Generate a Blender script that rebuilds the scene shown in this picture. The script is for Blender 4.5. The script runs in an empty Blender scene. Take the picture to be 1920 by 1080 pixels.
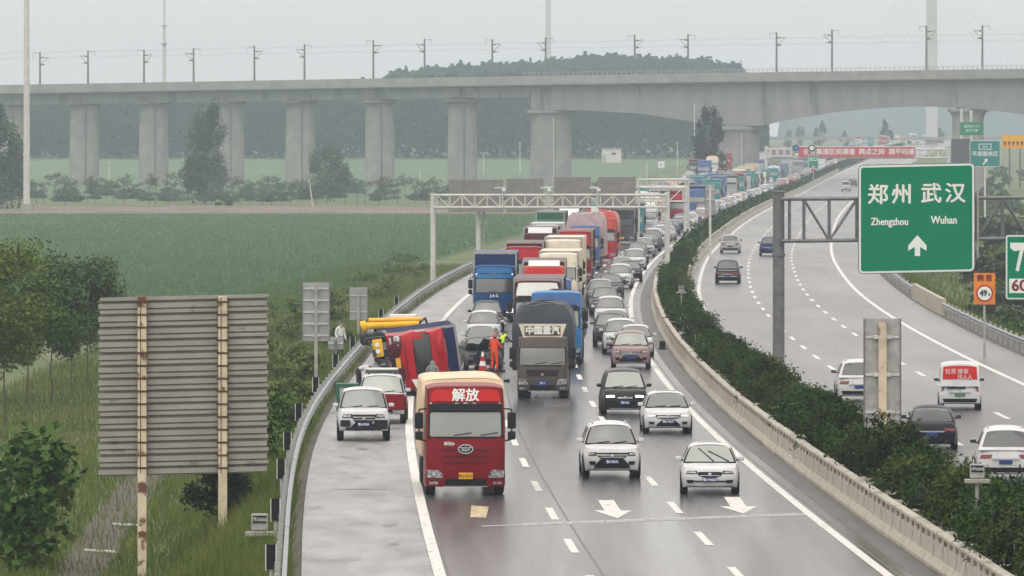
import bpy, bmesh, math, random
import numpy as np
from mathutils import Vector, Matrix
rnd = random.Random(7)
scn = bpy.context.scene
COL = scn.collection
R = math.radians

# ------------------------------------------------------------------ camera
F, HORIZ, CAMH = 12400.0, 250.0, 11.1          # focal length and horizon in 1920-wide pixels, camera height in metres
cam_data = bpy.data.cameras.new('camera')
cam = bpy.data.objects.new('camera', cam_data)
COL.objects.link(cam)
cam.location = (0, 0, CAMH)
cam.rotation_euler = (R(90), 0, 0)
cam_data.sensor_width = 36
cam_data.lens = F / 1920 * 36
cam_data.shift_y = -(540 - HORIZ) / 1920
cam_data.clip_start = 1
cam_data.clip_end = 20000
scn.camera = cam
# ------------------------------------------------------------------ overcast sky
world = bpy.data.worlds.new('World'); scn.world = world; world.use_nodes = True
wn = world.node_tree; wn.nodes.clear()
sky = wn.nodes.new('ShaderNodeTexSky'); sky.sky_type = 'NISHITA'; sky.sun_disc = False
SUN_EL, SUN_ROT = R(58), R(200)
sky.sun_elevation = SUN_EL; sky.sun_rotation = SUN_ROT; sky.dust_density = 4; sky.air_density = 1.5
hs = wn.nodes.new('ShaderNodeHueSaturation'); hs.inputs['Saturation'].default_value = .15
tc = wn.nodes.new('ShaderNodeTexCoord'); sp = wn.nodes.new('ShaderNodeSeparateXYZ')
mr = wn.nodes.new('ShaderNodeMapRange'); mr.inputs['From Min'].default_value = 0; mr.inputs['From Max'].default_value = 1
mr.inputs['To Min'].default_value = 7.6; mr.inputs['To Max'].default_value = 13.5   # cloud deck, brighter overhead as overcast skies are
cl = wn.nodes.new('ShaderNodeVectorMath'); cl.operation = 'SCALE'; cl.inputs[0].default_value = (1.0, .935, .88)
mx = wn.nodes.new('ShaderNodeMix'); mx.data_type = 'RGBA'; mx.inputs['Factor'].default_value = .88
bg = wn.nodes.new('ShaderNodeBackground'); bg.inputs['Strength'].default_value = .1
wo = wn.nodes.new('ShaderNodeOutputWorld')
L = wn.links.new
L(sky.outputs[0], hs.inputs['Color']); L(tc.outputs['Generated'], sp.inputs[0]); L(sp.outputs['Z'], mr.inputs['Value'])
L(mr.outputs[0], cl.inputs['Scale']); L(hs.outputs[0], mx.inputs['A']); L(cl.outputs[0], mx.inputs['B'])
L(mx.outputs['Result'], bg.inputs['Color']); L(bg.outputs[0], wo.inputs['Surface'])
sun_data = bpy.data.lights.new('sun', 'SUN'); sun_data.energy = .9; sun_data.angle = R(70); sun_data.color = (1, .96, .9)
sun = bpy.data.objects.new('sun', sun_data); COL.objects.link(sun)
sun.rotation_euler = (R(90) - SUN_EL, 0, R(180) - SUN_ROT + R(0))
scn.view_settings.view_transform = 'Standard'; scn.view_settings.look = 'None'
scn.view_settings.gamma = 1; scn.view_settings.use_curve_mapping = False
scn.view_settings.exposure = 0.36
cy = scn.cycles
cy.use_denoising = True; cy.max_bounces = 6; cy.diffuse_bounces = 2; cy.glossy_bounces = 3; cy.transmission_bounces = 4
cy.transparent_max_bounces = 6; cy.volume_bounces = 1; cy.sample_clamp_indirect = 4

# ------------------------------------------------------------------ materials
def lin(c): return tuple(((x / 255) / 12.92 if x / 255 <= .04045 else ((x / 255 + .055) / 1.055) ** 2.4) for x in c) + (1,)
M = {}
def mat(name, col, rough=.5, metal=0, var=.12, scale=3., spec=.5, coat=0, bump=0, bscale=40., col2=None, rvar=0, emit=0, coords='Object', detail=4, ior=1.5, stretch=None, spots=None):
    m = bpy.data.materials.new(name); m.use_nodes = True
    nt = m.node_tree; b = nt.nodes['Principled BSDF']
    b.inputs['Roughness'].default_value = rough; b.inputs['Metallic'].default_value = metal
    b.inputs['Specular IOR Level'].default_value = spec; b.inputs['Coat Weight'].default_value = coat
    b.inputs['Coat Roughness'].default_value = .08; b.inputs['IOR'].default_value = ior
    t = nt.nodes.new('ShaderNodeTexCoord'); co = t.outputs[coords]
    if stretch:
        mp = nt.nodes.new('ShaderNodeMapping'); mp.inputs['Scale'].default_value = stretch
        nt.links.new(co, mp.inputs['Vector']); co = mp.outputs[0]
    n = nt.nodes.new('ShaderNodeTexNoise'); n.inputs['Scale'].default_value = scale; n.inputs['Detail'].default_value = detail
    nt.links.new(co, n.inputs['Vector'])
    rp = nt.nodes.new('ShaderNodeValToRGB'); nt.links.new(n.outputs['Fac'], rp.inputs[0])
    c = col if len(col) == 4 else tuple(col) + (1,)
    c2 = col2 if col2 else tuple(min(1, x * (1 + var)) for x in c[:3]) + (1,)
    c1 = c if col2 else tuple(x * (1 - var) for x in c[:3]) + (1,)
    rp.color_ramp.elements[0].position = .33; rp.color_ramp.elements[1].position = .67
    rp.color_ramp.elements[0].color = c1; rp.color_ramp.elements[1].color = c2
    out = rp.outputs[0]
    if spots:                                   # stains with a shape of their own: (colour, scale, threshold)
        n2 = nt.nodes.new('ShaderNodeTexNoise'); n2.inputs['Scale'].default_value = spots[1]; n2.inputs['Detail'].default_value = 6
        nt.links.new(co, n2.inputs['Vector'])
        r2 = nt.nodes.new('ShaderNodeValToRGB'); r2.color_ramp.elements[0].position = spots[2]; r2.color_ramp.elements[1].position = spots[2] + .06
        nt.links.new(n2.outputs['Fac'], r2.inputs[0])
        mm = nt.nodes.new('ShaderNodeMix'); mm.data_type = 'RGBA'; mm.inputs['B'].default_value = tuple(spots[0]) + (1,)
        nt.links.new(r2.outputs[0], mm.inputs['Factor']); nt.links.new(out, mm.inputs['A']); out = mm.outputs['Result']
    nt.links.new(out, b.inputs['Base Color'])
    if rvar:
        m2 = nt.nodes.new('ShaderNodeMapRange'); m2.inputs['To Min'].default_value = max(.02, rough - rvar); m2.inputs['To Max'].default_value = rough + rvar
        n3 = nt.nodes.new('ShaderNodeTexNoise'); n3.inputs['Scale'].default_value = scale * .35; n3.inputs['Detail'].default_value = 5
        nt.links.new(co, n3.inputs['Vector']); m2.inputs['From Min'].default_value = .3; m2.inputs['From Max'].default_value = .7
        nt.links.new(n3.outputs['Fac'], m2.inputs['Value']); nt.links.new(m2.outputs[0], b.inputs['Roughness'])
    if bump:
        bn = nt.nodes.new('ShaderNodeTexNoise'); bn.inputs['Scale'].default_value = bscale; bn.inputs['Detail'].default_value = 4
        nt.links.new(co, bn.inputs['Vector'])
        bp = nt.nodes.new('ShaderNodeBump'); bp.inputs['Strength'].default_value = bump; bp.inputs['Distance'].default_value = .05
        nt.links.new(bn.outputs['Fac'], bp.inputs['Height']); nt.links.new(bp.outputs[0], b.inputs['Normal'])
    if emit:
        b.inputs['Emission Color'].default_value = (1, .97, .9, 1); b.inputs['Emission Strength'].default_value = emit
    M[name] = m
    return m
def paint(name, rgb, rough=.36, coat=.09, **k):
    c_ = lin(rgb)[:3]
    if name not in M: mat(name, c_, rough, spots=(tuple(x * .84 + .004 for x in c_), 2.2, .6), var=.09, scale=1.3, coat=coat, spec=.2, **k)
    return name
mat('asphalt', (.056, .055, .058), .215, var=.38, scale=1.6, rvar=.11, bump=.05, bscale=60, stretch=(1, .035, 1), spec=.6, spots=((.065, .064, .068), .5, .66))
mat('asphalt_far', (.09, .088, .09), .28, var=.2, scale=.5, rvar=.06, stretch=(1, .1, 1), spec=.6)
mat('shoulder_concrete', (.22, .22, .225), .34, var=.25, scale=1.2, rvar=.14, bump=.06, bscale=30, stretch=(1, .25, 1), spots=((.085, .085, .09), .8, .62))
mat('marking', (.62, .61, .58), .5, var=.2, scale=5, spots=((.25, .25, .25), 3., .6))
mat('marking_worn', (.5, .4, .22), .5, var=.3, scale=3, spots=((.2, .17, .15), 2.5, .52))
mat('soil', (.15, .125, .10), .95, var=.35, scale=2.5, bump=.3, bscale=14, spots=((.08, .075, .05), 1.4, .58))
mat('dirt', (.16, .12, .095), .95, var=.35, scale=.08, spots=((.10, .105, .06), .05, .58))
mat('grassland', (.06, .10, .03), .95, col2=(.12, .14, .05, 1), scale=.06, spots=((.16, .135, .085), .045, .63), bump=.6, bscale=2)
mat('field', (.074, .138, .066), .9, col2=(.09, .15, .074, 1), scale=.012, spots=((.12, .17, .085), .03, .6), spec=.1)
mat('crop_leaf', (.092, .165, .08), .9, col2=(.115, .18, .09, 1), scale=.05, spec=.1)
mat('meadow_far', (.06, .12, .05), .9, col2=(.085, .14, .065, 1), scale=.01)
mat('grass_blade', (.055, .115, .018), .85, col2=(.15, .165, .045, 1), scale=.28, spec=.1)
mat('leaf_dark', (.012, .022, .010), .75, col2=(.03, .043, .016, 1), scale=.9, spec=.12)
mat('leaf_hedge', (.009, .024, .005), .8, col2=(.052, .096, .02, 1), scale=1.1, detail=6, spec=.06)
mat('leaf_hedge_olive', (.014, .028, .006), .8, col2=(.078, .108, .024, 1), scale=1.2, detail=6, spec=.06)
mat('leaf_hedge_deep', (.007, .015, .005), .8, col2=(.03, .05, .013, 1), scale=1.0, detail=6, spec=.06)
mat('verge_soil', (.06, .05, .04), .95, col2=(.12, .102, .085, 1), scale=16., stretch=(1, .25, 1), detail=3, spots=((.055, .065, .028), 1.0, .6))
mat('road_grime', (.06, .054, .048), .5, var=.3, scale=1.5, stretch=(1, .15, 1))
mat('tar', (.02, .02, .021), .35, var=.2)
mat('leaf_mid', (.04, .095, .016), .75, col2=(.09, .15, .03, 1), scale=.5, spec=.15)
mat('leaf_pale', (.085, .115, .065), .8, col2=(.13, .155, .095, 1), scale=.3, spec=.1)
mat('leaf_grey', (.05, .088, .036), .75, col2=(.09, .13, .055, 1), scale=.35, spec=.12)
mat('leaf_olive', (.075, .125, .024), .75, col2=(.14, .165, .04, 1), scale=.4, spec=.12)
mat('leaf_far', (.022, .04, .026), .9, col2=(.034, .052, .032, 1), scale=.03, spec=.05)
mat('bark', (.09, .07, .055), .9, var=.3, scale=6, bump=.4, bscale=20)
mat('concrete', (.28, .275, .255), .8, var=.16, scale=.35, bump=.15, bscale=12, spots=((.24, .23, .21), .12, .62))
mat('concrete_girder', (.27, .27, .265), .8, var=.12, scale=.4, stretch=(1, 1, .12), spots=((.17, .168, .165), .3, .58))
mat('barrier_concrete', (.40, .37, .31), .85, var=.2, scale=2.2, bump=.2, bscale=25, spots=((.24, .21, .17), 1.3, .6))
mat('slab_concrete', (.3, .28, .24), .9, var=.3, scale=3)
mat('galv', (.30, .32, .35), .45, metal=.5, var=.15, scale=4, rvar=.1)
mat('galv_dull', (.36, .36, .35), .6, metal=.2, var=.18, scale=3)
mat('galv_dark', (.16, .165, .17), .5, metal=.3, var=.2, scale=3)
mat('panel_back', (.31, .295, .265), .6, metal=.15, var=.12, scale=.8, stretch=(1, 1, 2), spots=((.2, .185, .17), 1.2, .63))
mat('panel_back_far', (.22, .205, .195), .7, var=.15, scale=1.)
mat('sign_back', (.34, .345, .34), .55, metal=.2, var=.1, scale=1.5)
mat('post_cream', (.58, .50, .36), .6, var=.2, scale=1.5, spots=((.13, .05, .026), 1.7, .57))
mat('rust', (.10, .045, .028), .9, var=.4, scale=5)
mat('white_steel', (.55, .55, .52), .5, var=.12, scale=1.5, spots=((.38, .34, .3), 2., .66))
mat('sign_green', lin((0, 124, 90))[:3], .6, var=.05, scale=.6, spec=.15)
mat('sign_white', (.75, .78, .76), .45, var=.04)
mat('sign_black', (.015, .015, .015), .5)
mat('sign_red', lin((170, 25, 35))[:3], .5, var=.08)
mat('sign_orange', lin((222, 130, 30))[:3], .5, var=.12, scale=2)
mat('sign_yellow', lin((226, 170, 30))[:3], .5, var=.08)
mat('sign_darkred', lin((120, 25, 35))[:3], .5)
mat('banner_red', lin((190, 30, 50))[:3], .6, var=.1)
mat('black', (.010, .010, .011), .6, var=.2, spec=.2)
mat('black_plastic', (.013, .013, .015), .6, var=.2, scale=8, spec=.2)
mat('rubber', (.016, .016, .016), .85, var=.25, scale=12)
mat('rim', (.32, .33, .34), .35, metal=.8)
mat('chrome', (.65, .66, .68), .18, metal=.9, var=.05)
mat('glass', (.035, .042, .040), .24, var=.2, scale=.6, spec=1.0, ior=1.75, coat=.6)
mat('glass_pale', (.20, .225, .20), .24, var=.1, scale=.6, spec=1.0, ior=1.7, coat=.5)  # pale base colour stands in for overcast sky reflected in the windscreens
mat('glass_dark', (.014, .016, .018), .16, var=.2, spec=.8, coat=.4)
mat('lamp', (.05, .052, .058), .12, spec=.8, coat=.5, col2=(.5, .52, .54, 1), scale=11)  # bright flecks in the colour stand in for highlights on the lamps
mat('lamp_on', (.8, .8, .78), .2, emit=1.1)
mat('tail', lin((120, 18, 22))[:3], .2, coat=.6)
mat('plate_blue', lin((28, 52, 120))[:3], .45, var=.08)
mat('plate_yellow', lin((225, 165, 40))[:3], .45, var=.08)
mat('plate_green', lin((70, 120, 90))[:3], .5)
mat('plate_text', (.75, .76, .78), .5)
mat('skin', (.38, .23, .16), .6, var=.1)
mat('hair', (.015, .013, .012), .6)
mat('tarp_dark', lin((44, 50, 62))[:3], .55, var=.25, scale=1.2, bump=.5, bscale=2.5)
mat('tarp_cream', lin((222, 196, 166))[:3], .7, var=.1, scale=.8, bump=.4, bscale=2)
mat('tarp_tan', lin((214, 180, 140))[:3], .7, var=.1, bump=.4, bscale=2)
mat('tarp_grey', lin((170, 150, 150))[:3], .7, var=.15, bump=.4, bscale=2)
mat('tarp_teal', lin((70, 130, 130))[:3], .7, var=.15, bump=.4, bscale=2)
mat('chassis', (.03, .03, .032), .8, var=.3, scale=4)
mat('house_wall', (.62, .58, .54), .85, var=.08, scale=.3)
mat('wire', (.12, .12, .12), .6)
for n, c in dict(p_white=(204, 206, 208), p_silver=(168, 170, 172), p_grey=(78, 80, 84), p_dark=(24, 22, 27), p_black=(24, 25, 28), p_brown=(40, 32, 35),
                 p_mauve=(150, 126, 128), p_red=(172, 22, 34), p_redorange=(190, 30, 28), p_crimson=(122, 8, 22), p_blue=(16, 66, 122), p_bluelight=(42, 112, 168), p_navy=(30, 48, 96), p_teal=(46, 128, 128),
                 p_greybrown=(84, 76, 70), p_cream=(222, 212, 192), p_yellow=(236, 180, 34), p_maroon=(72, 16, 28), p_orange=(184, 78, 58), p_steelblue=(70, 100, 150), p_darkblue=(20, 21, 36), p_green=(52, 96, 72)).items():
    paint(n, c)

# ------------------------------------------------------------------ mesh helpers
class MB:
    def __init__(s): s.v = []; s.f = []
    def add(s, vs, fs):
        o = len(s.v); s.v += [tuple(p) for p in vs]; s.f += [tuple(i + o for i in q) for q in fs]; return s
    def box(s, c, d, rz=0, rx=0, ry=0):
        m = Matrix.Rotation(rz, 3, 'Z') @ Matrix.Rotation(ry, 3, 'Y') @ Matrix.Rotation(rx, 3, 'X'); c = Vector(c)
        vs = [c + m @ Vector((x * d[0] / 2, y * d[1] / 2, z * d[2] / 2)) for x in (-1, 1) for y in (-1, 1) for z in (-1, 1)]
        return s.add(vs, [(0, 1, 3, 2), (4, 6, 7, 5), (0, 4, 5, 1), (2, 3, 7, 6), (0, 2, 6, 4), (1, 5, 7, 3)])
    def bbox(s, c, d, bev=.03):                       # bevelled box
        bm = bmesh.new(); bmesh.ops.create_cube(bm, size=1)
        for v in bm.verts: v.co = Vector((v.co.x * d[0], v.co.y * d[1], v.co.z * d[2])) + Vector(c)
        bmesh.ops.bevel(bm, geom=list(bm.edges), offset=bev, segments=2, affect='EDGES', profile=.6)
        bm.verts.index_update()
        s.add([v.co for v in bm.verts], [[v.index for v in f.verts] for f in bm.faces]); bm.free(); return s
    def tube(s, a, b, r, r2=None, n=8, cap=True):
        a = Vector(a); b = Vector(b); r2 = r if r2 is None else r2
        d = (b - a).normalized(); u = d.orthogonal().normalized(); w = d.cross(u)
        vs = []
        for p, q in ((a, r), (b, r2)):
            for i in range(n):
                t = 2 * math.pi * i / n; vs.append(p + u * (q * math.cos(t)) + w * (q * math.sin(t)))
        fs = [(i, (i + 1) % n, n + (i + 1) % n, n + i) for i in range(n)]
        if cap: fs += [tuple(range(n - 1, -1, -1)), tuple(range(n, 2 * n))]
        return s.add(vs, fs)
    def path(s, pts, r, n=6):
        for a, b in zip(pts, pts[1:]): s.tube(a, b, r, n=n)
        return s
    def lathe(s, prof, axis='Z', n=20, c=(0, 0, 0), arc=1.0):
        vs = []; m = len(prof)
        for i in range(n):
            t = 2 * math.pi * i / n
            for r, h in prof:
                p = (r * math.cos(t), r * math.sin(t), h)
                if axis == 'X': p = (p[2], p[0], p[1])
                if axis == 'Y': p = (p[0], p[2], p[1])
                vs.append((p[0] + c[0], p[1] + c[1], p[2] + c[2]))
        fs = [(i * m + j, i * m + j + 1, ((i + 1) % n) * m + j + 1, ((i + 1) % n) * m + j) for i in range(n) for j in range(m - 1)]
        return s.add(vs, fs)
    def prism(s, poly, y0, y1, plane='XZ'):           # outline extruded along y (XZ), z (XY) or x (YZ)
        n = len(poly)
        def P(a, b, h): return {'XZ': (a, h, b), 'XY': (a, b, h), 'YZ': (h, a, b)}[plane]
        vs = [P(a, b, y0) for a, b in poly] + [P(a, b, y1) for a, b in poly]
        fs = [(i, (i + 1) % n, n + (i + 1) % n, n + i) for i in range(n)] + [tuple(range(n - 1, -1, -1)), tuple(range(n, 2 * n))]
        return s.add(vs, fs)
    def dbox(s, fn, A, B, C):                         # box surface lattice bent by fn(a, b, c)
        idx = {}; vs = []
        na, nb, nc = len(A), len(B), len(C)
        def V(i, j, k):
            if (i, j, k) not in idx: idx[(i, j, k)] = len(vs); vs.append(fn(A[i], B[j], C[k]))
            return idx[(i, j, k)]
        fs = []
        for j in range(nb - 1):
            for k in range(nc - 1):
                fs.append((V(0, j, k), V(0, j, k + 1), V(0, j + 1, k + 1), V(0, j + 1, k)))
                fs.append((V(na - 1, j, k), V(na - 1, j + 1, k), V(na - 1, j + 1, k + 1), V(na - 1, j, k + 1)))
        for i in range(na - 1):
            for k in range(nc - 1):
                fs.append((V(i, 0, k), V(i + 1, 0, k), V(i + 1, 0, k + 1), V(i, 0, k + 1)))
                fs.append((V(i, nb - 1, k), V(i, nb - 1, k + 1), V(i + 1, nb - 1, k + 1), V(i + 1, nb - 1, k)))
            for j in range(nb - 1):
                fs.append((V(i, j, 0), V(i, j + 1, 0), V(i + 1, j + 1, 0), V(i + 1, j, 0)))
                fs.append((V(i, j, nc - 1), V(i + 1, j, nc - 1), V(i + 1, j + 1, nc - 1), V(i, j + 1, nc - 1)))
        return s.add(vs, fs)
    def patch(s, fn, rows, off, depth):               # rows of (a, b, c) laid on a bent box, lifted by off, sides sunk by depth
        m = len(rows[0]); n = len(rows); off = Vector(off); depth = Vector(depth)
        top = [Vector(fn(*p)) + off for r in rows for p in r]
        ring = [(0, i) for i in range(m)] + [(j, m - 1) for j in range(1, n)] + [(n - 1, i) for i in range(m - 2, -1, -1)] + [(j, 0) for j in range(n - 2, 0, -1)]
        base = len(top)
        fs = [(j * m + i, j * m + i + 1, (j + 1) * m + i + 1, (j + 1) * m + i) for j in range(n - 1) for i in range(m - 1)]
        vs = top + [top[j * m + i] + depth for j, i in ring]
        k = len(ring)
        fs += [(ring[t][0] * m + ring[t][1], base + t, base + (t + 1) % k, ring[(t + 1) % k][0] * m + ring[(t + 1) % k][1]) for t in range(k)]
        return s.add(vs, fs)
    def mesh(s, name, smooth=None, fix=True):
        me = bpy.data.meshes.new(name); me.from_pydata(s.v, [], s.f); me.update()
        if fix:
            bm = bmesh.new(); bm.from_mesh(me); bmesh.ops.recalc_face_normals(bm, faces=bm.faces); bm.to_mesh(me); bm.free()
        if smooth:
            me.polygons.foreach_set('use_smooth', [True] * len(me.polygons)); me.set_sharp_from_angle(angle=R(smooth))
        return me
    def build(s, name, m, parent=None, smooth=None, loc=None, rot=None, fix=True):
        return obj(name, s.mesh(name, smooth, fix), m, parent, loc, rot)
def obj(name, me, m, parent=None, loc=None, rot=None):
    o = bpy.data.objects.new(name, me); COL.objects.link(o)
    if m and not me.materials: me.materials.append(M[m])
    elif m and me.materials[0] != M[m]: o.material_slots[0].link = 'OBJECT'; o.material_slots[0].material = M[m]
    if parent: o.parent = parent
    if loc: o.location = loc
    if rot: o.rotation_euler = rot
    return o
def tag(o, label, cat, group=None, kind=None):
    if label: o['label'] = label
    if cat: o['category'] = cat
    if group: o['group'] = group
    if kind: o['kind'] = kind
    return o
def thing(name, label, cat, loc=(0, 0, 0), rz=0, group=None):
    o = bpy.data.objects.new(name, None); COL.objects.link(o); o.empty_display_size = .3
    o.location = loc; o.rotation_euler = (0, 0, rz)
    return tag(o, label, cat, group)
KIDS = {}
def kids(o):
    if o.name not in KIDS: KIDS[o.name] = list(o.children)
    return KIDS[o.name]
def dup(root, loc, rz, label, group=None, swap=None, skip=(), scale=None):
    r = root.copy(); COL.objects.link(r); r.location = loc; r.rotation_euler = (0, 0, rz); r['label'] = label
    if group: r['group'] = group
    elif 'group' in r: del r['group']
    if scale: r.scale = scale
    def rec(src, dst):
        for ch in kids(src):
            if ch.name.split('.')[0] in skip: continue
            c = ch.copy(); COL.objects.link(c); c.parent = dst
            if swap and c.material_slots:
                nm = src_mat(ch)
                if nm in swap: c.material_slots[0].link = 'OBJECT'; c.material_slots[0].material = M[swap[nm]]
            rec(ch, c)
    rec(root, r)
    return r
def src_mat(o):
    return o.material_slots[0].material.name if o.material_slots and o.material_slots[0].material else ''
TXT = {}
def text(name, s, size, m, parent, loc, rot=(R(90), 0, 0), bold=.0, ext=.004, sx=1):
    key = (s, size, bold, ext, sx)
    bold, wide = 0, bold
    if key not in TXT:
        cu = bpy.data.curves.new('lettering', 'FONT'); cu.body = s; cu.size = size; cu.align_x = 'CENTER'; cu.align_y = 'CENTER'
        cu.extrude = ext; cu.offset = bold; cu.resolution_u = 2
        o = bpy.data.objects.new('lettering', cu); COL.objects.link(o)
        bpy.context.view_layer.update()
        me = bpy.data.meshes.new_from_object(o.evaluated_get(bpy.context.evaluated_depsgraph_get()))
        bpy.data.objects.remove(o); bpy.data.curves.remove(cu); me.materials.clear()
        if sx != 1:
            for v in me.vertices: v.co.x *= sx
        if wide:                                   # heavier strokes: the same glyphs again, shifted by a hair
            n = len(me.vertices); co = np.empty(n * 3); me.vertices.foreach_get('co', co); co = co.reshape(-1, 3)
            me.calc_loop_triangles(); nt_ = len(me.loop_triangles); tr_ = np.empty(nt_ * 3, np.int32); me.loop_triangles.foreach_get('vertices', tr_); tr_ = tr_.reshape(-1, 3)
            k_ = [(-1, 0), (1, .0015), (0, .003), (-.7, .0045), (.7, .006)]; d_ = [(-1, 0), (1, 0), (0, .8), (0, -.8), (0, 0)]
            me = mesh_np('lettering', np.concatenate([co + np.array((a_ * wide, b_ * wide, i_ * .0012)) for i_, (a_, b_) in enumerate(d_)]), np.concatenate([tr_ + n * i_ for i_ in range(5)]))
        TXT[key] = me
    return obj(name, TXT[key], m, parent, loc, rot)
def mesh_np(name, V, Fq):                              # quads from numpy arrays
    me = bpy.data.meshes.new(name); nv, nf = len(V), len(Fq); k = Fq.shape[1]
    me.vertices.add(nv); me.vertices.foreach_set('co', V.astype(np.float32).ravel())
    me.loops.add(nf * k); me.loops.foreach_set('vertex_index', Fq.astype(np.int32).ravel())
    me.polygons.add(nf); me.polygons.foreach_set('loop_start', np.arange(0, nf * k, k, dtype=np.int32))
    me.update(calc_edges=True); return me
RN = np.random.default_rng(11)
def leaf_mesh(name, P, size, up=.35, aspect=1.5, jitter=.45, face=None):    # one small folded leaf face at each point
    n = len(P); d = RN.normal(size=(n, 3))
    if face is not None: d = d * .28 + np.array(face)      # far wood leaves turned to the camera and up, to even their shading
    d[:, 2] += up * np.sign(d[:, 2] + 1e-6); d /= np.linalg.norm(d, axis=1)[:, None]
    t = RN.normal(size=(n, 3)); t -= (t * d).sum(1)[:, None] * d; t /= np.linalg.norm(t, axis=1)[:, None]
    b = np.cross(d, t); s = (size * (1 + jitter * (RN.random(n) * 2 - 1)))[:, None]
    V = np.empty((n, 4, 3)); h = s * aspect / 2
    V[:, 0] = P - t * h; V[:, 1] = P + b * s * .42 + d * s * .1; V[:, 2] = P + t * h; V[:, 3] = P - b * s * .42 + d * s * .1
    return mesh_np(name, V.reshape(-1, 3), np.arange(n * 4).reshape(n, 4))

# ------------------------------------------------------------------ the lie of the land
def spline(pts):
    X = np.array([p[0] for p in pts], float); Y = np.array([p[1] for p in pts], float)
    d = np.diff(Y) / np.diff(X); m = np.empty(len(X)); m[0] = d[0]; m[-1] = d[-1]
    h = np.diff(X); m[1:-1] = (d[:-1] * h[1:] + d[1:] * h[:-1]) / (h[:-1] + h[1:])
    def f(x):
        x = np.asarray(x, float); i = np.clip(np.searchsorted(X, x) - 1, 0, len(X) - 2)
        hh = X[i + 1] - X[i]; t = (x - X[i]) / hh
        r = (2 * t**3 - 3 * t**2 + 1) * Y[i] + (t**3 - 2 * t**2 + t) * hh * m[i] + (-2 * t**3 + 3 * t**2) * Y[i + 1] + (t**3 - t**2) * hh * m[i + 1]
        return r
    return f
RX = spline([(-50, 16.1), (100, 11.5), (165.8, 9.45), (191.7, 8.7), (257, 7.25), (322, 6.75), (434, 7.8), (555, 11.5), (756, 21), (1020, 36), (1176, 45.8), (1564, 72.5), (2000, 105), (2400, 137), (3000, 190), (4000, 300), (6200, 580)])
RZ = spline([(-50, 0), (900, 0), (1250, 0), (1564, 1.5), (2000, 3.6), (2400, 5.5), (3000, 7), (4000, 8), (6200, 9)])
GZ = spline([(-50, -2.6), (1000, -2.6), (1350, -2.6), (1700, -1), (2100, 3), (3000, 5), (6200, 7)])
def rx(Y): return float(RX(Y))
def rz_(Y): return float(RZ(Y))
def hd(Y): return math.atan2(rx(Y + 1) - rx(Y - 1), 2)          # heading of the road from +Y towards +X
def rp(d, Y, z=0): return (rx(Y) + d, Y, rz_(Y) + z)            # point on the road at offset d from the left carriageway's right edge line
def U(px, py, z=0):                                             # real ground point under a pixel of the photograph
    Y = F * (CAMH - z) / (py - HORIZ); return ((px - 960) * Y / F, Y, z)
def X_at(px, Y): return (px - 960) * Y / F
def Z_at(py, Y): return CAMH - (py - HORIZ) * Y / F
EDGE_L, EDGE_R = -15.05, 20.2
LK = spline([(-50, 1.13), (150, 1.13), (225, 1.12), (325, .84), (400, .76), (520, .74), (6200, .74)])   # the hard shoulder narrows away from the camera
def LW(d, Y): return -11.421 + (d + 11.421) * LK(Y)
def ground_z(X, Y):
    d = X - RX(Y); g = GZ(Y); r = RZ(Y) - .12
    out = np.where(d < 0, LW(EDGE_L, Y) - d, d - EDGE_R)               # distance outside the embankment's shoulder
    t = np.clip(out / 4.2, 0, 1); t = t * t * (3 - 2 * t)
    return r + (np.minimum(g, r) - r) * t if np.ndim(X) else float(r + (min(float(g), float(r)) - r) * t)
# ------------------------------------------------------------------ ground and roads
def ysteps(y0, y1, base=6.):
    ys = [y0]
    while ys[-1] < y1: ys.append(min(y1, ys[-1] + max(base, abs(ys[-1]) * .02)))
    return ys
def sheet(name, dcols, y0, y1, m, zfn, kind='structure', parent=None, base=6., warp=False):
    ys = np.array(ysteps(y0, y1, base)); dc = np.array(dcols, float)
    V = np.empty((len(ys), len(dc), 3))
    V[:, :, 0] = RX(ys)[:, None] + (LW(dc[None], ys[:, None]) if warp else dc[None]); V[:, :, 1] = ys[:, None]; V[:, :, 2] = zfn(V[:, :, 0], V[:, :, 1])
    a = np.arange(len(ys) * len(dc)).reshape(len(ys), len(dc))
    q = np.stack([a[:-1, :-1], a[:-1, 1:], a[1:, 1:], a[1:, :-1]], -1).reshape(-1, 4)
    o = obj(name, mesh_np(name, V.reshape(-1, 3), q), m, parent)
    o.data.polygons.foreach_set('use_smooth', [True] * len(o.data.polygons))
    if kind and not parent: o['kind'] = kind
    return o
road_z = lambda off: (lambda X, Y: RZ(Y) + off)
sheet('ground', [-2500, -1200, -600, -300, -150, -90, -60, -45, -35, -28, -23, -20.5, -19.6, -18.8, -18, -17.2, -16.5, -16, -15.6, -15.3, -15.05, -14.4, -6, 2, 10, 18, 20.2, 20.8, 21.4, 22.2, 23, 24, 24.5, 27, 32, 40, 55, 80, 140, 300, 600, 1200, 2500],
      -40, 6200, 'grassland', ground_z, base=8)
def flat_sheet(name, x0, x1, y0, y1, m, off, n=14, wob=0):
    xs = np.linspace(0, 1, n); ys = np.linspace(y0, y1, 40)
    V = np.empty((40, n, 3)); V[:, :, 1] = ys[:, None]
    for i, y in enumerate(ys):
        a = x0(y) if callable(x0) else x0; b = x1(y) if callable(x1) else x1
        V[i, :, 0] = a + (b - a) * xs
    if wob: V[0, :, 1] += RN.normal(size=n) * wob; V[-1, :, 1] += RN.normal(size=n) * wob
    V[:, :, 2] = GZ(V[:, :, 1]) + off
    a = np.arange(40 * n).reshape(40, n); q = np.stack([a[:-1, :-1], a[:-1, 1:], a[1:, 1:], a[1:, :-1]], -1).reshape(-1, 4)
    o = obj(name, mesh_np(name, V.reshape(-1, 3), q), m); o['kind'] = 'structure'; return o
left_of = lambda gap: (lambda y: rx(y) - 20.2 - gap)
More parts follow.
